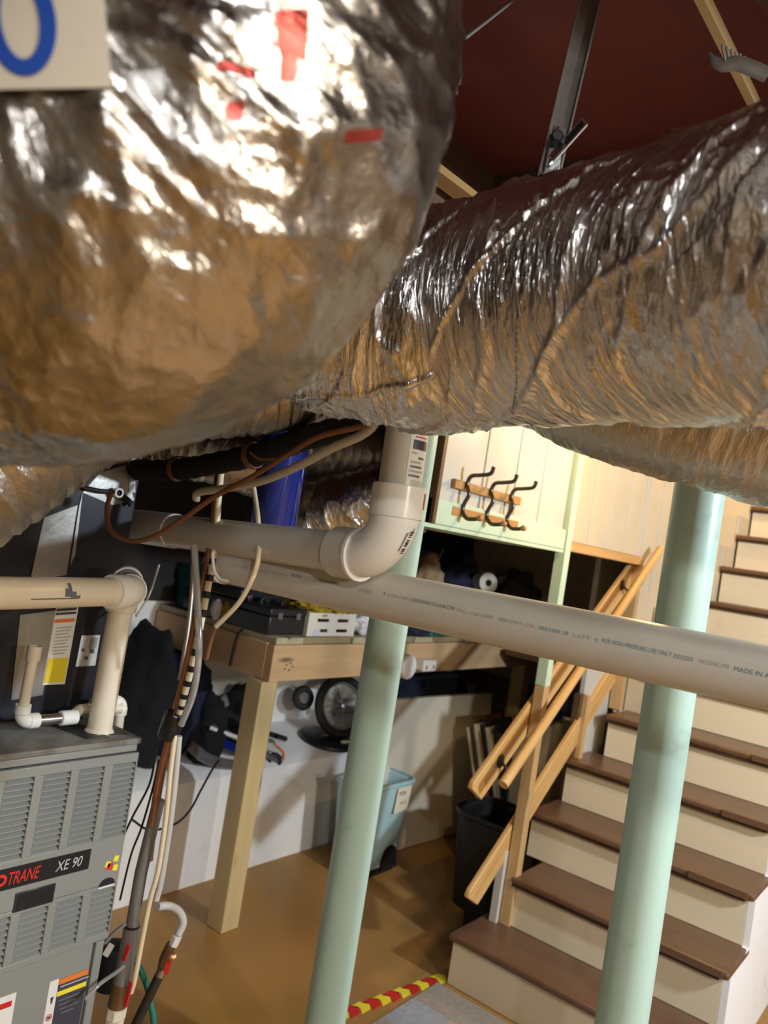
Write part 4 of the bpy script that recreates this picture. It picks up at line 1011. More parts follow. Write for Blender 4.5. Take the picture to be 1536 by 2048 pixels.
line('black_cable', ((438, 1520, 2.50), (424, 1540, 2.50), (402, 1580, 2.48), (380, 1620, 2.46), (350, 1648, 2.44), (300, 1660, 2.42), (262, 1638, 2.40)), .0035, M['rubber'], 'black cable looping across the white knee wall', 'cable')
wc = thing('white_cable', at(470, 1200, D=1.88), 'cut cream cable hanging in front of the long pale pipe', 'cable')
P = smooth_path([at(x, y, D=d) for (x, y, d) in ((505, 960, 1.98), (516, 1040, 1.90), (517, 1110, 1.80), (505, 1155, 1.80), (478, 1205, 1.82), (432, 1253, 1.85))], 10)
MB().tube(P, .0062, 14).build('jacket', M['cream_cable'], wc, smooth=True)
MB().tube(smooth_path([P[-1], at(422, 1280, D=1.86), at(413, 1318, D=1.87)], 6), .0048, 10).build('inner_wire', M['copper_dull'], wc, smooth=True)
line('white_wire', ((425, 1105, 1.90), (428, 1140, 1.89), (440, 1158, 1.88), (456, 1162, 1.87)), .0042, M['paper'], 'thin white wire curling below the long pale pipe end', 'wire')
line('white_wire', ((318, 1130, 2.15), (302, 1180, 2.1), (285, 1215, 2.05), (272, 1232, 2.02)), .0032, M['white_tube'], 'thin pale wire slanting down to the flue elbow', 'wire')
tag(MB().tube(smooth_path([(-2.42, 2.28, 1.152), at(479, 1262, Y=2.176)+Vector((0, .006, 0)), at(473, 1275, Y=2.178), at(466, 1300, Y=2.178), at(459, 1332, Y=2.178)], 6), .0045, 10).build('black_wire', M['rubber'], None, smooth=True), 'black wire hanging over the side beam of the workbench', 'wire')
bl = thing('blue_cylinder', at(545, 1050, D=2.2), 'glossy dark blue plastic cylinder behind the pale pipes', 'container')
c0 = at(541, 1062, D=2.15); c1 = c0+Vector((0, 0, .45))
MB().lathe(c0, [(.060, 0), (.066, .008), (.069, .45)], 40).build('tank', M['blue'], bl, smooth=True, angle=40)
MB().ring(c1, c1+Vector((0, 0, .02)), .073, .066, 40).build('rim', M['blue'], bl, smooth=True)

# hangers under the ceiling
h1 = thing('hanger_strap', at(1095, 352, D=1.22), 'galvanised hanger strap with slotted bracket above the large duct', 'bracket', 'galvanised hangers')
b0 = at(1097, 350, D=1.22); b1 = at(1200, -85, D=1.27)
MB().bar(b0, b1, .034, .003, rt).build('channel_web', M['zinc'], h1)
for s in (-1, 1): MB().bar(b0+rt*(.016*s)-fw*.007, b1+rt*(.016*s)-fw*.007, .003, .014, rt).build('channel_flange', M['zinc'], h1)
MB().bar(at(1101, 352, D=1.205), at(1120, 255, D=1.205), .022, .006, rt).build('end_tab', M['chrome'], h1, bevel=.001)
q0 = at(1103, 318, D=1.195); q1 = at(1170, 243, D=1.16)
br = MB().bar(q0, q1, .020, .003, up+rt*.35).build('slotted_bracket', M['zinc'], h1)
dd = (q1-q0); 
for k in range(9):
    c = q0+dd*(.45+.06*k); MB().bar(c-dd.normalized()*.0025, c+dd.normalized()*.0025, .013, .0042, up+rt*.35).build('slot', M['black'], br)
for s in (-.0085, .0085, .003, -.003):
    MB().bar(q0+(up+rt*.35)*s, q0+dd*.44+(up+rt*.35)*s, .003, .0055, up+rt*.35).build('rib', M['chrome'], br)
c = at(1113, 275, D=1.19); MB().lathe(c, [(.011, 0), (.011, .006), (.008, .009)], 6, -fw).build('bolt', M['black'], h1, smooth=True, angle=30)
MB().bar(at(1120, 262, D=1.18), at(1128, 235, D=1.18), .005, .004, rt).build('bolt_plate', M['chrome'], h1)
h2 = thing('hanger_strap', at(905, 150, D=1.25), 'small galvanised hanger angle behind the closest duct edge', 'bracket', 'galvanised hangers')
MB().bar(at(918, 100, D=1.25), at(921, 160, D=1.25), .004, .03, rt).build('flange', M['chrome'], h2)
MB().bar(at(880, 92, D=1.25), at(920, 100, D=1.25), .004, .03, up).build('web', M['chrome'], h2)
MB().bar(at(912, 172, D=1.25), at(914, 186, D=1.25), .004, .01, rt).build('tip', M['chrome'], h2)
MB().bar(at(900, 105, D=1.27), at(906, 150, D=1.27), .030, .004, rt).build('dark_plate', M['black'], h2)
line('hanger_rod', ((930, 76, 1.30), (1020, 5, 1.36), (1120, -80, 1.42)), .0035, M['zinc'], 'thin steel hanger rod slanting up to the ceiling', 'rod', n=3)
pb = thing('plastic_wrap', at(1465, 100, D=1.2), 'torn grey plastic wrap caught on the ceiling lath', 'plastic')
P = [at(x, y, D=d) for (x, y, d) in ((1418, 105, 1.2), (1440, 128, 1.19), (1480, 128, 1.18), (1536, 150, 1.17))]
MB().tube(smooth_path(P, 6), [.002, .003, .004, .006, .008, .009, .010, .011, .012, .012, .012, .012, .012, .012, .012, .012, .012, .012, .012], 10, ell=.3).build('strip', M['dull_wrap'], pb, smooth=True)
for k in range(6):
    a = at(1444+9*k, 88+5*k, D=1.185); MB().bar(a, a-up*.03+rt*.006, .003, .003, rt).build('fringe', M['zinc'], pb)

# lit bulb in a porcelain socket by the half wall
lb2 = thing('ceiling_bulb', (-1.02, 2.62, 2.40), 'bare lit bulb in a porcelain socket near the coat rack wall', 'lamp')
MB().lathe((-.90, 2.62, 2.60), [(.06, 0), (.06, -.02), (.02, -.04), (.012, -.31), (.022, -.32), (.022, -.38)][::-1], 24).build('socket', M['crate'], lb2, smooth=True)
MB().ball((-.90, 2.62, 2.195), .032, .032, .042, 20, 14).build('bulb', M['bulb'], lb2, smooth=True)

# ================================================================== COAT RACK
cr = thing('coat_rack', (-1.35, 2.22, 1.75), 'wooden coat rack with three curled bronze hooks on the white boards', 'coat rack')
for (pa, pb_) in (((905, 966), (1036, 1003)), ((899, 1017), (1030, 1053))):
    a = at(*pa, X=-1.345); b = at(*pb_, X=-1.345); z = (a.z+b.z)/2
    B((-1.349, a.y, z-.014), (-1.333, b.y, z+.014)).build('slat', M['rack_wood'], cr, bevel=.002)
hooks = [((936, 965), (985, 940)), ((984, 978), (1033, 955)), ((1024, 990), (1072, 966))]
zt_, zb_ = None, None
for k, (rp_, tip) in enumerate(hooks):
    y0 = at(rp_[0], rp_[1]+5, X=-1.325).y
    P = [(-1.245, y0+.005, 1.868), (-1.252, y0+.003, 1.846), (-1.285, y0, 1.838), (-1.318, y0, 1.832), (-1.328, y0, 1.806), (-1.316, y0, 1.775), (-1.328, y0, 1.745), (-1.330, y0, 1.722), (-1.312, y0, 1.700), (-1.285, y0, 1.700), (-1.268, y0, 1.704)]
    h = MB().tube(smooth_path(P, 6), [.0065]*(len(P)*6-6+1), 10).build('hook', M['bronze'], cr, smooth=True)
    MB().ball((-1.264, y0, 1.705), .011, .011, .010, 12, 8).build('knob', M['rack_wood'], h, smooth=True)
    for zz in (1.806, 1.752): MB().lathe((-1.333, y0+.004, zz), [(.004, 0), (.003, .003)], 8, (1, 0, 0)).build('screw', M['brass'], h)
a = at(1028, 1000, X=-1.34); B((-1.346, a.y-.012, 1.75), (-1.336, a.y+.006, 1.81)).build('end_strut', M['rack_wood'], cr, bevel=.002)

# ================================================================== BIN, PANEL, FLOOR ITEMS
bn = thing('waste_bin', (-2.22, 3.10, 0), 'aqua plastic pedal bin with a paper note taped on', 'bin')
BX0, BX1, BY0, BY1 = -2.36, -2.14, 2.90, 3.30
def rrect(x0, x1, y0, y1, r, n=5):
    o = []
    for (cx, cy, a) in ((x1-r, y1-r, 0), (x0+r, y1-r, pi/2), (x0+r, y0+r, pi), (x1-r, y0+r, 3*pi/2)):
        for k in range(n+1): o.append((cx+r*cos(a+k*pi/2/n), cy+r*sin(a+k*pi/2/n)))
    return o
def shell(x0, x1, y0, y1, levels, r, th):
    """levels=[(z, inset)]: open-topped tapered shell"""
    m = MB(); rings = []
    for (z, i) in levels: rings.append([(x, y, z) for (x, y) in rrect(x0+i, x1-i, y0+i, y1-i, r)])
    for (z, i) in reversed(levels): rings.append([(x, y, z+(th if z < .1 else 0)) for (x, y) in rrect(x0+i+th, x1-i-th, y0+i+th, y1-i-th, max(.005, r-th))])
    n = len(rings[0]); vs = [p for q in rings for p in q]; fs = []
    for k in range(len(rings)-1):
        for j in range(n): fs.append((k*n+j, k*n+(j+1) % n, (k+1)*n+(j+1) % n, (k+1)*n+j))
    fs.append(tuple(range(n-1, -1, -1))); fs.append(tuple((len(rings)-1)*n+j for j in range(n)))
    return m.add(vs, fs)
shell(BX0, BX1, BY0, BY1, [(.03, .035), (.20, .022), (.425, .004), (.432, -.004), (.444, -.004), (.446, 0)], .05, .006).build('body', M['aqua'], bn, smooth=True, angle=40)
shell(BX0, BX1, BY0, BY1, [(0, .030), (.03, .034)], .045, .02).build('base', M['black'], bn, smooth=True, angle=40)
xf = BX1-.030
pts = [(xf-.012, 3.135, .012), (xf-.012, 3.125, .06)]+[(xf-.012, 3.185-.052*cos(k*pi/8), .085+.045*sin(k*pi/8)) for k in range(9)]+[(xf-.012, 3.240, .05), (xf-.012, 3.262, .012)]
MB().prism(pts, (.020, 0, 0)).build('pedal_recess', M['black'], bn)
nt_ = MB().prism([(BX1+.002, 3.125, .300), (BX1+.0005, 3.235, .305), (BX1+.008, 3.238, .424), (BX1+.006, 3.130, .424)], (.0012, 0, .0)).build('paper_note', M['note'], bn)
flat_text('FOR', .030, (BX1+.0080, 3.145, .385), (0, 1, 0), (.05, 0, 1), 0, 0, .05).build('handwriting', M['ink'], nt_)
flat_text('RAGS', .024, (BX1+.0062, 3.160, .340), (0, 1, 0), (.05, 0, 1), 0, 0, .055).build('handwriting', M['faint_ink'], nt_)
MB().ball((-2.20, 2.985, .40), .018, .02, .02, 12, 8).build('crumpled_foil', M['chrome'], bn, smooth=True)

pn = MB(); a = at(785, 1403, X=-2.345); b = at(990, 1392, X=-2.30)
pn.prism([(-2.305, 3.20, .003), (-2.235, 4.19, .003), (-2.275, 4.16, .785), (-2.345, 3.20, .79)], (-.034, 0, .0))
tag(pn.build('wall_panel', M['panel'], None, bevel=.003), 'large cream flat panel leaning under the workbench behind the bin', 'panel')

ht = thing('hazard_tape', (-1.5, 2.35, 0), 'red and yellow chevron tape stuck on the floor before the stairs', 'tape')
yy = 2.08; k = 0; wv = .026
while yy < 2.62:
    xc = -1.553+(yy-2.173)*.18; L = .047
    v = [(xc-wv, yy, .0012), (xc, yy+.022, .0012), (xc+wv, yy, .0012), (xc+wv, yy+L, .0012), (xc, yy+L+.022, .0012), (xc-wv, yy+L, .0012)]
    MB().prism(v, (0, 0, .0006)).build('chevron', M['tape_red' if k % 2 == 0 else 'tape_yellow'], ht); yy += L; k += 1
rg = thing('patchwork_rug', (-1.1, 2.3, 0), 'pale patchwork rug at the foot of the stairs', 'rug')
mats = ['rug2', 'rug1', 'rug3', 'rug4']; i = 0
for r_, y0 in enumerate((1.72, 1.90, 2.08, 2.26, 2.44)):
    for c_, x0 in enumerate((-1.46, -1.30, -1.14, -.98, -.82, -.66)):
        if x0 == -1.46 and y0 > 2.3: pass
        B((x0, y0, 0), (x0+.1598, min(y0+.1798, 2.59), .008+.0006*((c_+r_) % 3))).build('patch', M[mats[(c_*3+r_*2+(c_*r_) % 3) % 4]], rg)

def lump(c, rx, ry, rz, seed, amp=.25, freq=2.2, sub=4, flat=None):
    """soft irregular bag-like solid"""
    from mathutils import noise
    bm = bmesh.new(); bmesh.ops.create_icosphere(bm, subdivisions=sub, radius=1)
    off = Vector((seed*3.1, seed*1.7, seed*.9)); mb = MB(); idx = {}
    for i, v in enumerate(bm.verts):
        p = v.co.copy(); d = 1+amp*noise.noise(p*freq+off)+amp*.45*noise.noise(p*freq*2.7+off)+amp*.2*noise.noise(p*freq*6+off)
        q = Vector((p.x*rx*d, p.y*ry*d, p.z*rz*d))
        if flat is not None: q.z = max(q.z, -flat)
        mb.v.append(Vector(c)+q); idx[v] = i
    mb.f = [tuple(idx[v] for v in f.verts) for f in bm.faces]; bm.free(); return mb
def lump_on(name, x0, y0, x1, y1, X, zb, mat, seed, label, cat, depth=.12, amp=.25, freq=2.2, group=None):
    """lump filling an image box at plane X, resting on zb"""
    a = at(x0, (y0+y1)/2, X=X); b = at(x1, (y0+y1)/2, X=X); t = at((x0+x1)/2, y0, X=X)
    h = max(.02, t.z-zb); ry = abs(b.y-a.y)/2
    o = lump(((X-depth*.0), (a.y+b.y)/2, zb+h*.5), depth, ry, h*.55, seed, amp, freq, 4, h*.5).build(name, mat, None, smooth=True, angle=180)
    return tag(o, label, cat, group)

fz = lump((-.30, 2.42, .20), .13, .24, .24, 5, .18, 3.0, 5, .2)
o = fz.build('fuzzy_blanket', M['fur'], None, smooth=True, angle=180); tag(o, 'black fuzzy bundle on the floor right of the stairs', 'blanket')

# ================================================================== ON THE WORKBENCH
cz = thing('slotted_crate', (-2.3, 2.62, BT), 'white slotted crate on the workbench edge', 'crate')
a = at(614, 1262, X=-2.20); b = at(708, 1262, X=-2.20); ya, yb = a.y, b.y; H_ = .098
ww = (yb-ya); 
for z0, z1 in ((BT, BT+.016), (BT+.030, BT+.060), (BT+.074, BT+H_)):
    B((-2.206, ya, z0), (-2.200, yb, z1)).build('front_slat', M['crate'], cz)
for z0, z1 in ((BT+.016, BT+.030), (BT+.060, BT+.074)):
    for f0, f1 in ((0, .18), (.42, .60), (.84, 1.0)):
        B((-2.206, ya+ww*f0, z0), (-2.200, ya+ww*f1, z1)).build('front_web', M['crate'], cz)
B((-2.42, ya, BT), (-2.206, ya+.006, BT+H_)).build('side', M['crate'], cz); B((-2.42, yb-.006, BT), (-2.206, yb, BT+H_)).build('side', M['crate'], cz)
B((-2.42, ya, BT), (-2.414, yb, BT+H_)).build('back', M['crate'], cz); B((-2.414, ya+.006, BT), (-2.206, yb-.006, BT+.004)).build('bottom', M['crate'], cz)
MB().prism([(-2.199, ya+.03, BT+.001), (-2.199, ya+.085, BT+.001), (-2.199, ya+.075, BT+.035), (-2.199, ya+.045, BT+.03)], (.001, 0, 0)).build('paper_tag', M['bag'], cz)
cm = Vector((-2.31, (ya+yb)/2, BT+.085))
for k, (dx, dy_, dz, rx, ry, rz) in enumerate(((0, -.02, .02, .09, .12, .05), (.04, -.10, .05, .07, .06, .028), (.06, .05, .03, .06, .09, .03))):
    o = lump(cm+Vector((dx, dy_, dz)), rx, ry, rz, 11+k, .5, 2.6).build('work_glove', M['mustard'], None, smooth=True, angle=180)
    tag(o, ('mustard work cloth heaped in the white crate', 'mustard glove, left of the heap over the white crate', 'mustard glove hanging over the white crate front')[k], 'glove', 'mustard gloves on the crate')
lump_on('plastic_bag', 704, 1222, 742, 1268, -2.24, BT, M['bag'], 3, 'crumpled white plastic bag beside the slotted crate', 'bag', .06)
def toolbox(x0, y0, x1, y1, X, dep, label, mat='dark_tin', lid=True):
    a = at(x0, y1, X=X); b = at(x1, y1, X=X); t = at((x0+x1)/2, y0, X=X); zt = max(t.z, BT+.05)
    o = thing('tool_case', (X, (a.y+b.y)/2, BT), label, 'case', 'dark tool cases on the workbench')
    B((X-dep, a.y, BT), (X, b.y, BT+(zt-BT)*.7)).build('body', M[mat], o, bevel=.006)
    B((X-dep, a.y-.003, BT+(zt-BT)*.72), (X+.003, b.y+.003, zt)).build('lid', M[mat], o, bevel=.006)
    for f in (.25, .75): B((X+.001, a.y+(b.y-a.y)*f-.012, BT+(zt-BT)*.6), (X+.007, a.y+(b.y-a.y)*f+.012, BT+(zt-BT)*.85)).build('latch', M['rim'], o, bevel=.001)
    y_ = (a.y+b.y)/2; MB().tube(smooth_path([(X-dep/2, y_-.06, zt-.002), (X-dep/2, y_-.05, zt+.025), (X-dep/2, y_+.05, zt+.025), (X-dep/2, y_+.06, zt-.002)], 4), .007, 8).build('handle', M['rubber'], o, smooth=True)
    return o
toolbox(535, 1218, 608, 1266, -2.22, .22, 'low black tool case touching the white crate')
toolbox(470, 1180, 540, 1262, -2.42, .2, 'taller black tool case with a pale blue label')
c = at(500, 1222, X=-2.417); B((-2.4195, c.y-.05, c.z-.03), (-2.417, c.y+.05, c.z+.03)).build('case_label', M['rug3'], bpy.data.objects['tool_case.001'] if 'tool_case.001' in bpy.data.objects else None)
toolbox(418, 1190, 475, 1250, -2.62, .2, 'black tool case at the left end of the workbench')
lump_on('spray_bottle', 446, 1200, 466, 1246, -2.50, BT, M['mustard'], 8, 'small yellow can between the tool cases', 'can', .03, .1)
lump_on('paper_cup', 426, 1198, 446, 1240, -2.55, BT, M['paper'], 9, 'small white carton at the left workbench end', 'carton', .03, .1)
tt = thing('storage_tote', (-2.8, 2.5, BT), 'teal storage tote at the back of the workbench', 'tote')
a = at(300, 1200, X=-2.72); b = at(388, 1210, X=-2.72)
shell(-2.94, -2.70, 2.24, 2.50, [(BT, .015), (BT+.16, 0), (BT+.165, -.008), (BT+.18, -.008)], .03, .004).build('body', M['teal'], tt, smooth=True, angle=40)
B((-2.95+.01, 2.235, BT+.18), (-2.692, 2.505, BT+.195)).build('lid', M['teal'], tt, bevel=.004)
spec = [(805, 1246, 850, 1276, -2.22, 'navy', 'navy cloth bundle on the bench right of the mint post'), (846, 1248, 880, 1280, -2.24, 'green', 'dark green glove on the bench right of the mint post'), (880, 1255, 925, 1286, -2.25, 'matte_black', 'black cloth pouch near the right bench edge')]
for k, (x0, y0, x1, y1, X, mt, lb_) in enumerate(spec): lump_on('cloth_bundle', x0, y0, x1, y1, X, BT, M[mt], 20+k, lb_, 'cloth', .08, .35)
for k in range(2):
    c = at(857+10*k, 1268, X=-2.17+.0); tag(lump((-2.155-.03, c.y, BT+.012), .012, .016, .012, 30+k, .2).build('green_ball', M['green'], None, smooth=True, angle=180), ('left', 'right')[k]+' small green ball on the workbench front edge', 'ball', 'green balls on the bench edge')
spec2 = [(825, 1118, 872, 1190, -2.45, .14, 'card', 'brown paper sack on the bench behind the mint post', 'sack'), (836, 1098, 872, 1128, -2.75, .06, 'blue2', 'bright blue tarp bundle behind the brown sack', 'tarp'),
         (885, 1135, 955, 1210, -2.60, .16, 'navy', 'dark navy bag under the half wall', 'bag'), (900, 1122, 950, 1200, -2.8, .1, 'greycloth', 'dark grey cloth heap behind the navy bag', 'cloth'),
         (1000, 1150, 1068, 1225, -2.50, .14, 'greycloth', 'grey jacket heaped at the right end of the bench', 'jacket')]
for k, (x0, y0, x1, y1, X, dp, mt, lb_, ct) in enumerate(spec2):
    if mt == 'blue2':
        a = at(853, 1112, X=X); o = lump(a, .06, .085, .045, 51, .35).build('tarp', M[mt], None, smooth=True, angle=180); tag(o, lb_, ct)
    else: lump_on(ct, x0, y0, x1, y1, X, BT, M[mt], 40+k, lb_, ct, dp, .3)
rl_ = thing('paper_roll', at(975, 1165, X=-2.35), 'pale paper roll lying on the bench under the coat rack', 'roll')
c = at(977, 1166, X=-2.36); ax = Vector((.85, -.5, .1)).normalized()
MB().ring(c-ax*.10, c, .060, .022, 28).build('paper', M['crate'], rl_, smooth=True); MB().ring(c-ax*.102, c+ax*.002, .0225, .019, 24).build('core', M['card'], rl_, smooth=True)
st_ = MB().tube([at(870, 1130, X=-2.38), at(887, 1098, X=-2.44)], .006, 8).build('wood_stick', M['stud'], None, smooth=True); tag(st_, 'thin wooden stick leaning beside the brown sack', 'stick')
dc = thing('curved_case', (-1.55, 4.1, 1.09), 'black curved case standing in the opening beside the stairs', 'case')
MB().prism([(-1.60, 3.97+.0, 1.0905)]+[(-1.60, 4.14-.17*cos(k*pi/14), 1.0905+.20*sin(k*pi/14)) for k in range(1, 14)]+[(-1.60, 4.31, 1.0905)], (.09, 0, 0)).build('shell', M['black'], dc, bevel=.01)

# ================================================================== UNDER THE WORKBENCH (on the ledge)
def LZ(X): return .485+(-2.60-X)/.35*.045 if X < -2.6 else .485
wh_ = thing('bicycle_wheel', at(683, 1412, X=-2.68), 'small black bicycle wheel leaning on the white ledge', 'wheel')
c = at(683, 1412, X=-2.66); ax = Vector((.93, -.25, .28)).normalized(); R_ = .145
def torus(c, ax, R, r, seg=44, s2=10):
    T = Vector(ax).normalized(); ref = Vector((0, 0, 1)); N_ = (ref-T*ref.dot(T)).normalized(); B_ = T.cross(N_); m = MB()
    for i in range(seg):
        a = 2*pi*i/seg; d = N_*cos(a)+B_*sin(a)
        for j in range(s2):
            b = 2*pi*j/s2; m.v.append(Vector(c)+d*(R+r*cos(b))+T*(r*sin(b)))
    for i in range(seg):
        for j in range(s2): m.f.append((i*s2+j, ((i+1) % seg)*s2+j, ((i+1) % seg)*s2+(j+1) % s2, i*s2+(j+1) % s2))
    return m
torus(c, ax, R_, .022).build('tyre', M['rubber'], wh_, smooth=True); torus(c, ax, R_-.024, .008).build('rim', M['rim'], wh_, smooth=True)
MB().lathe(c-ax*.03, [(.012, 0), (.018, .004), (.012, .02), (.012, .045), (.018, .056), (.012, .06)], 16, ax).build('hub', M['rim'], wh_, smooth=True)
Nn = (Vector((0, 0, 1))-ax*ax.z).normalized(); Bb_ = ax.cross(Nn)
for k in range(16):
    t = 2*pi*k/16; d = Nn*cos(t)+Bb_*sin(t); MB().tube([c+d*.014+ax*(.02*(-1)**k), c+d*(R_-.03)], .0016, 6).build('spoke', M['rim'], wh_)
w2 = thing('caster_wheel', at(606, 1398, X=-2.8), 'small dark caster wheel behind the bicycle wheel', 'wheel')
c = at(606, 1396, X=-2.80); torus(c, ax, .045, .02, 28).build('tyre', M['rubber'], w2, smooth=True); MB().lathe(c-ax*.012, [(.03, 0), (.03, .024)], 20, ax).build('hub', M['greycloth'], w2, smooth=True)
dk = thing('black_disc', at(650, 1485, X=-2.65), 'flat black round disc base lying on the white ledge', 'disc')
c = at(655, 1488, X=-2.66); c.z = LZ(-2.66)+.004
MB().lathe(c, [(.150, 0), (.153, .006), (.15, .018), (.13, .026), (.04, .03)], 40, (.1, 0, 1)).build('plate', M['black'], dk, smooth=True)
MB().ball(c+Vector((.10, .02, .022)), .018, .035, .008, 14, 8).build('white_tag', M['paper'], dk, smooth=True)
MB().ball(c+Vector((.0, -.02, .03)), .012, .045, .004, 14, 8).build('worn_mark', M['rim'], dk, smooth=True)
bags = [(238, 1262, 330, 1500, -2.74, .16, 'matte_black', 'large black bag on the ledge right of the furnace'), (296, 1292, 405, 1480, -2.78, .14, 'navy', 'dark navy bag filling the corner under the workbench'), (385, 1390, 440, 1505, -2.66, .1, 'matte_black', 'black bag behind the folded scooter'), (455, 1370, 510, 1500, -2.82, .1, 'matte_black', 'black folded bag behind the front workbench leg')]
for k, (x0, y0, x1, y1, X, dp, mt, lb_) in enumerate(bags): lump_on('cloth_bag', x0, y0, x1, y1, X, LZ(X), M[mt], 60+k, lb_, 'bag', dp, .2, 2.0, 'dark bags under the workbench')
sct = thing('folded_scooter', at(480, 1500, X=-2.6), 'folded metal scooter with blue deck behind the front workbench leg', 'scooter')
g = lambda x, y, X=-2.58: at(x, y, X=X)
MB().tube([g(422, 1452), g(500, 1488), g(575, 1535)], .014, 14).build('lower_tube', M['rim'], sct, smooth=True)
MB().bar(g(430, 1475, -2.62), g(520, 1512, -2.62), .055, .02, (0, 0, 1)).build('deck', M['blue'], sct, bevel=.004)
MB().bar(g(420, 1455, -2.57), g(500, 1484, -2.57), .016, .008, (0, 0, 1)).build('white_strip', M['paper'], sct, bevel=.002)
MB().tube([g(440, 1415, -2.66), g(520, 1462, -2.66), g(571, 1478, -2.66)], .013, 14).build('handle_tube', M['dark_tin'], sct, smooth=True)
MB().tube(smooth_path([g(380, 1490), g(410, 1515), g(450, 1528), g(500, 1532)], 6), .024, 12, ell=.4).build('fender', M['rim'], sct, smooth=True)
MB().tube([g(552, 1526), g(581, 1536)], .0125, 14).build('axle_peg', M['zinc'], sct, smooth=True)
MB().tube([g(552, 1472, -2.64), g(571, 1478, -2.64)], .0125, 14).build('axle_peg', M['dark_tin'], sct, smooth=True)
c = g(548, 1522); torus(c, (.9, -.3, .2), .028, .012, 24).build('wheel', M['rubber'], sct, smooth=True)
MB().tube(smooth_path([g(548, 1488), g(566, 1505), g(566, 1525)], 6), .006, 8).build('red_brake', M['orange'], sct, smooth=True)
MB().lathe(g(440, 1392, -2.68), [(.02, 0), (.03, .01), (.028, .05), (.01, .06)], 14, (.3, .4, -1)).build('grip', M['greycloth'], sct, smooth=True)
# things stored above the leaning panel
lump_on('cloth_bag', 790, 1345, 850, 1400, -2.70, .55, M['navy'], 71, 'navy bag stored behind the leaning panel, left end', 'bag', .12, .15, 2, 'dark bags under the workbench')
lump_on('cloth_bag', 845, 1342, 925, 1400, -2.66, .55, M['matte_black'], 72, 'black bag stored behind the middle of the leaning panel', 'bag', .12, .15, 2, 'dark bags under the workbench')
def carton(x0, y0, x1, y1, X, dep, mt, label, zb):
    a = at(x0, y1, X=X); b = at(x1, y1, X=X); t = at((x0+x1)/2, y0, X=X)
    o = thing('carton', (X, (a.y+b.y)/2, zb), label, 'box')
    B((X-dep, a.y, zb), (X, b.y, t.z)).build('body', M[mt], o, bevel=.003)
    B((X+.0003, a.y+.01, zb+(t.z-zb)*.5), (X+.001, a.y+(b.y-a.y)*.5, t.z-.012)).build('label', M['crate'], o)
    MB().lathe((X+.001, a.y+(b.y-a.y)*.42, t.z-.05), [(.014, 0), (.014, .0008)], 14, (1, 0, 0)).build('printed_dot', M['brown_wood'], o)
    B((X-dep, a.y, t.z), (X+.001, b.y, t.z+.003)).build('flap', M[mt], o)
    return o
carton(925, 1366, 985, 1400, -2.60, .2, 'card', 'brown cardboard carton behind the right end of the panel', .53)
o = B((-2.60, at(880, 1350, X=-2.6).y, .86), (-2.55, at(897, 1350, X=-2.6).y, .93)).build('paper_box', M['panel'], None, bevel=.003); tag(o, 'small pale box hanging above the black bag', 'box'); 
cab = thing('drawer_cabinet', (-2.3, 4.5, 0), 'dark brown drawer cabinet past the end of the panel', 'cabinet')
B((-2.75, 4.53, 0), (-2.05, 4.74, .80)).build('carcass', M['brown_wood'], cab, bevel=.004)
for k in range(3):
    d = B((-2.72, 4.515, .06+.24*k), (-2.08, 4.53, .27+.24*k)).build('drawer', M['brown_wood'], cab, bevel=.003)
    B((-2.46, 4.500, .17+.24*k), (-2.32, 4.515, .185+.24*k)).build('handle', M['zinc'], d, bevel=.002)
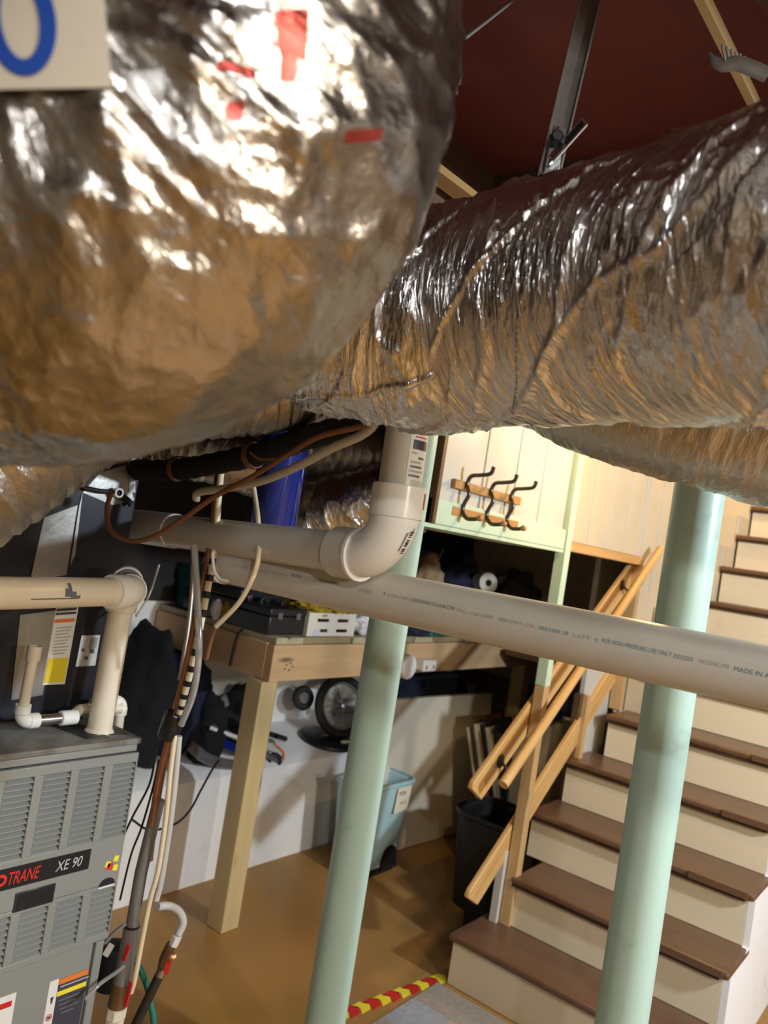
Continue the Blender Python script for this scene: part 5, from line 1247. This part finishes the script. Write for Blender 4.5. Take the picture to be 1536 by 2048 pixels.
# leaning row of books / boards beside the panel
bs = thing('record_crate', (-1.9, 3.9, 0), 'low wooden crate holding the leaning records', 'crate')
B((-2.10, 3.68, 0), (-1.70, 4.02, .30)).build('box', M['brown_wood'], bs, bevel=.004)
cols = ['crate', 'brown_wood', 'paper', 'card', 'dark_tin', 'crate', 'paper', 'navy', 'dark_tin', 'card', 'brown_wood', 'crate']
xs = -2.02
for k in range(12):
    th = .010+.006*((k*7) % 3); hh = .36+.03*((k*5) % 3); ln_ = -.13
    o = MB().prism([(xs, 3.70, .302), (xs+th, 3.70, .302), (xs+th+ln_, 3.70, .302+hh), (xs+ln_, 3.70, .302+hh)], (0, .30, 0)).build('record_sleeve', M[cols[k]], None, bevel=.001)
    tag(o, ('leftmost ', 'second ', 'third ', 'fourth ', 'fifth ', 'sixth ', 'seventh ', 'eighth ', 'ninth ', 'tenth ', 'eleventh ', 'rightmost ')[k]+'record sleeve from the left leaning in the crate behind the handrail', 'record', 'record sleeves leaning in the crate'); xs += th+.008
bb = thing('black_bin', (-1.75, 3.35, 0), 'tall black bin standing behind the lower guard board', 'bin')
cbx = at(1005, 1640, X=-1.70)
shell(-1.86, -1.48, 3.16, 3.50, [(0, .03), (.40, .006), (.41, -.004), (.43, -.004)], .10, .006).build('body', M['black'], bb, smooth=True, angle=40)
o = carton(1000, 1700, 1060, 1760, -1.47, .02, 'bag', 'pale printed carton between the black bin and the stairs', .18); 
bx2 = B((-1.58, 2.93, 0), (-1.44, 3.12, .24)).build('dark_box', M['matte_black'], None, bevel=.005); tag(bx2, 'small matte black box on the floor behind the newel post', 'box')
pit = thing('wrapped_blue_bag', (-1.66, 3.72, .83), 'blue bag in clear plastic wrap behind the handrail', 'bag')
lump((-1.67, 3.70, .94), .06, .14, .115, 81, .15, 2.2, 4, .11).build('contents', M['blue2'], pit, smooth=True, angle=180)
lump((-1.66, 3.74, 1.06), .05, .10, .05, 82, .35, 3).build('clear_wrap', M['clear'], pit, smooth=True, angle=180)
tag(B((-1.78, 3.57, 0), (-1.61, 3.90, .828)).build('pale_carton', M['panel'], None, bevel=.003), 'tall pale carton standing behind the newel post under the blue bag', 'box')
isf = struct('trim_4', B((-2.12, 3.95, 1.06), (-1.43, 4.74, 1.09)), M['brown_wood'])
B((-1.66, 3.92, 1.09), (-1.63, 4.74, 1.72)).build('added_pale_board', M['panel'], isf)  # pale board added so the opening shows a lit-looking interior
lump_on('paper_bag', 1066, 1560, 1104, 1640, -1.56, .30, M['card'], 91, 'crumpled beige bag beside the third stair tread', 'bag', .06, .25)
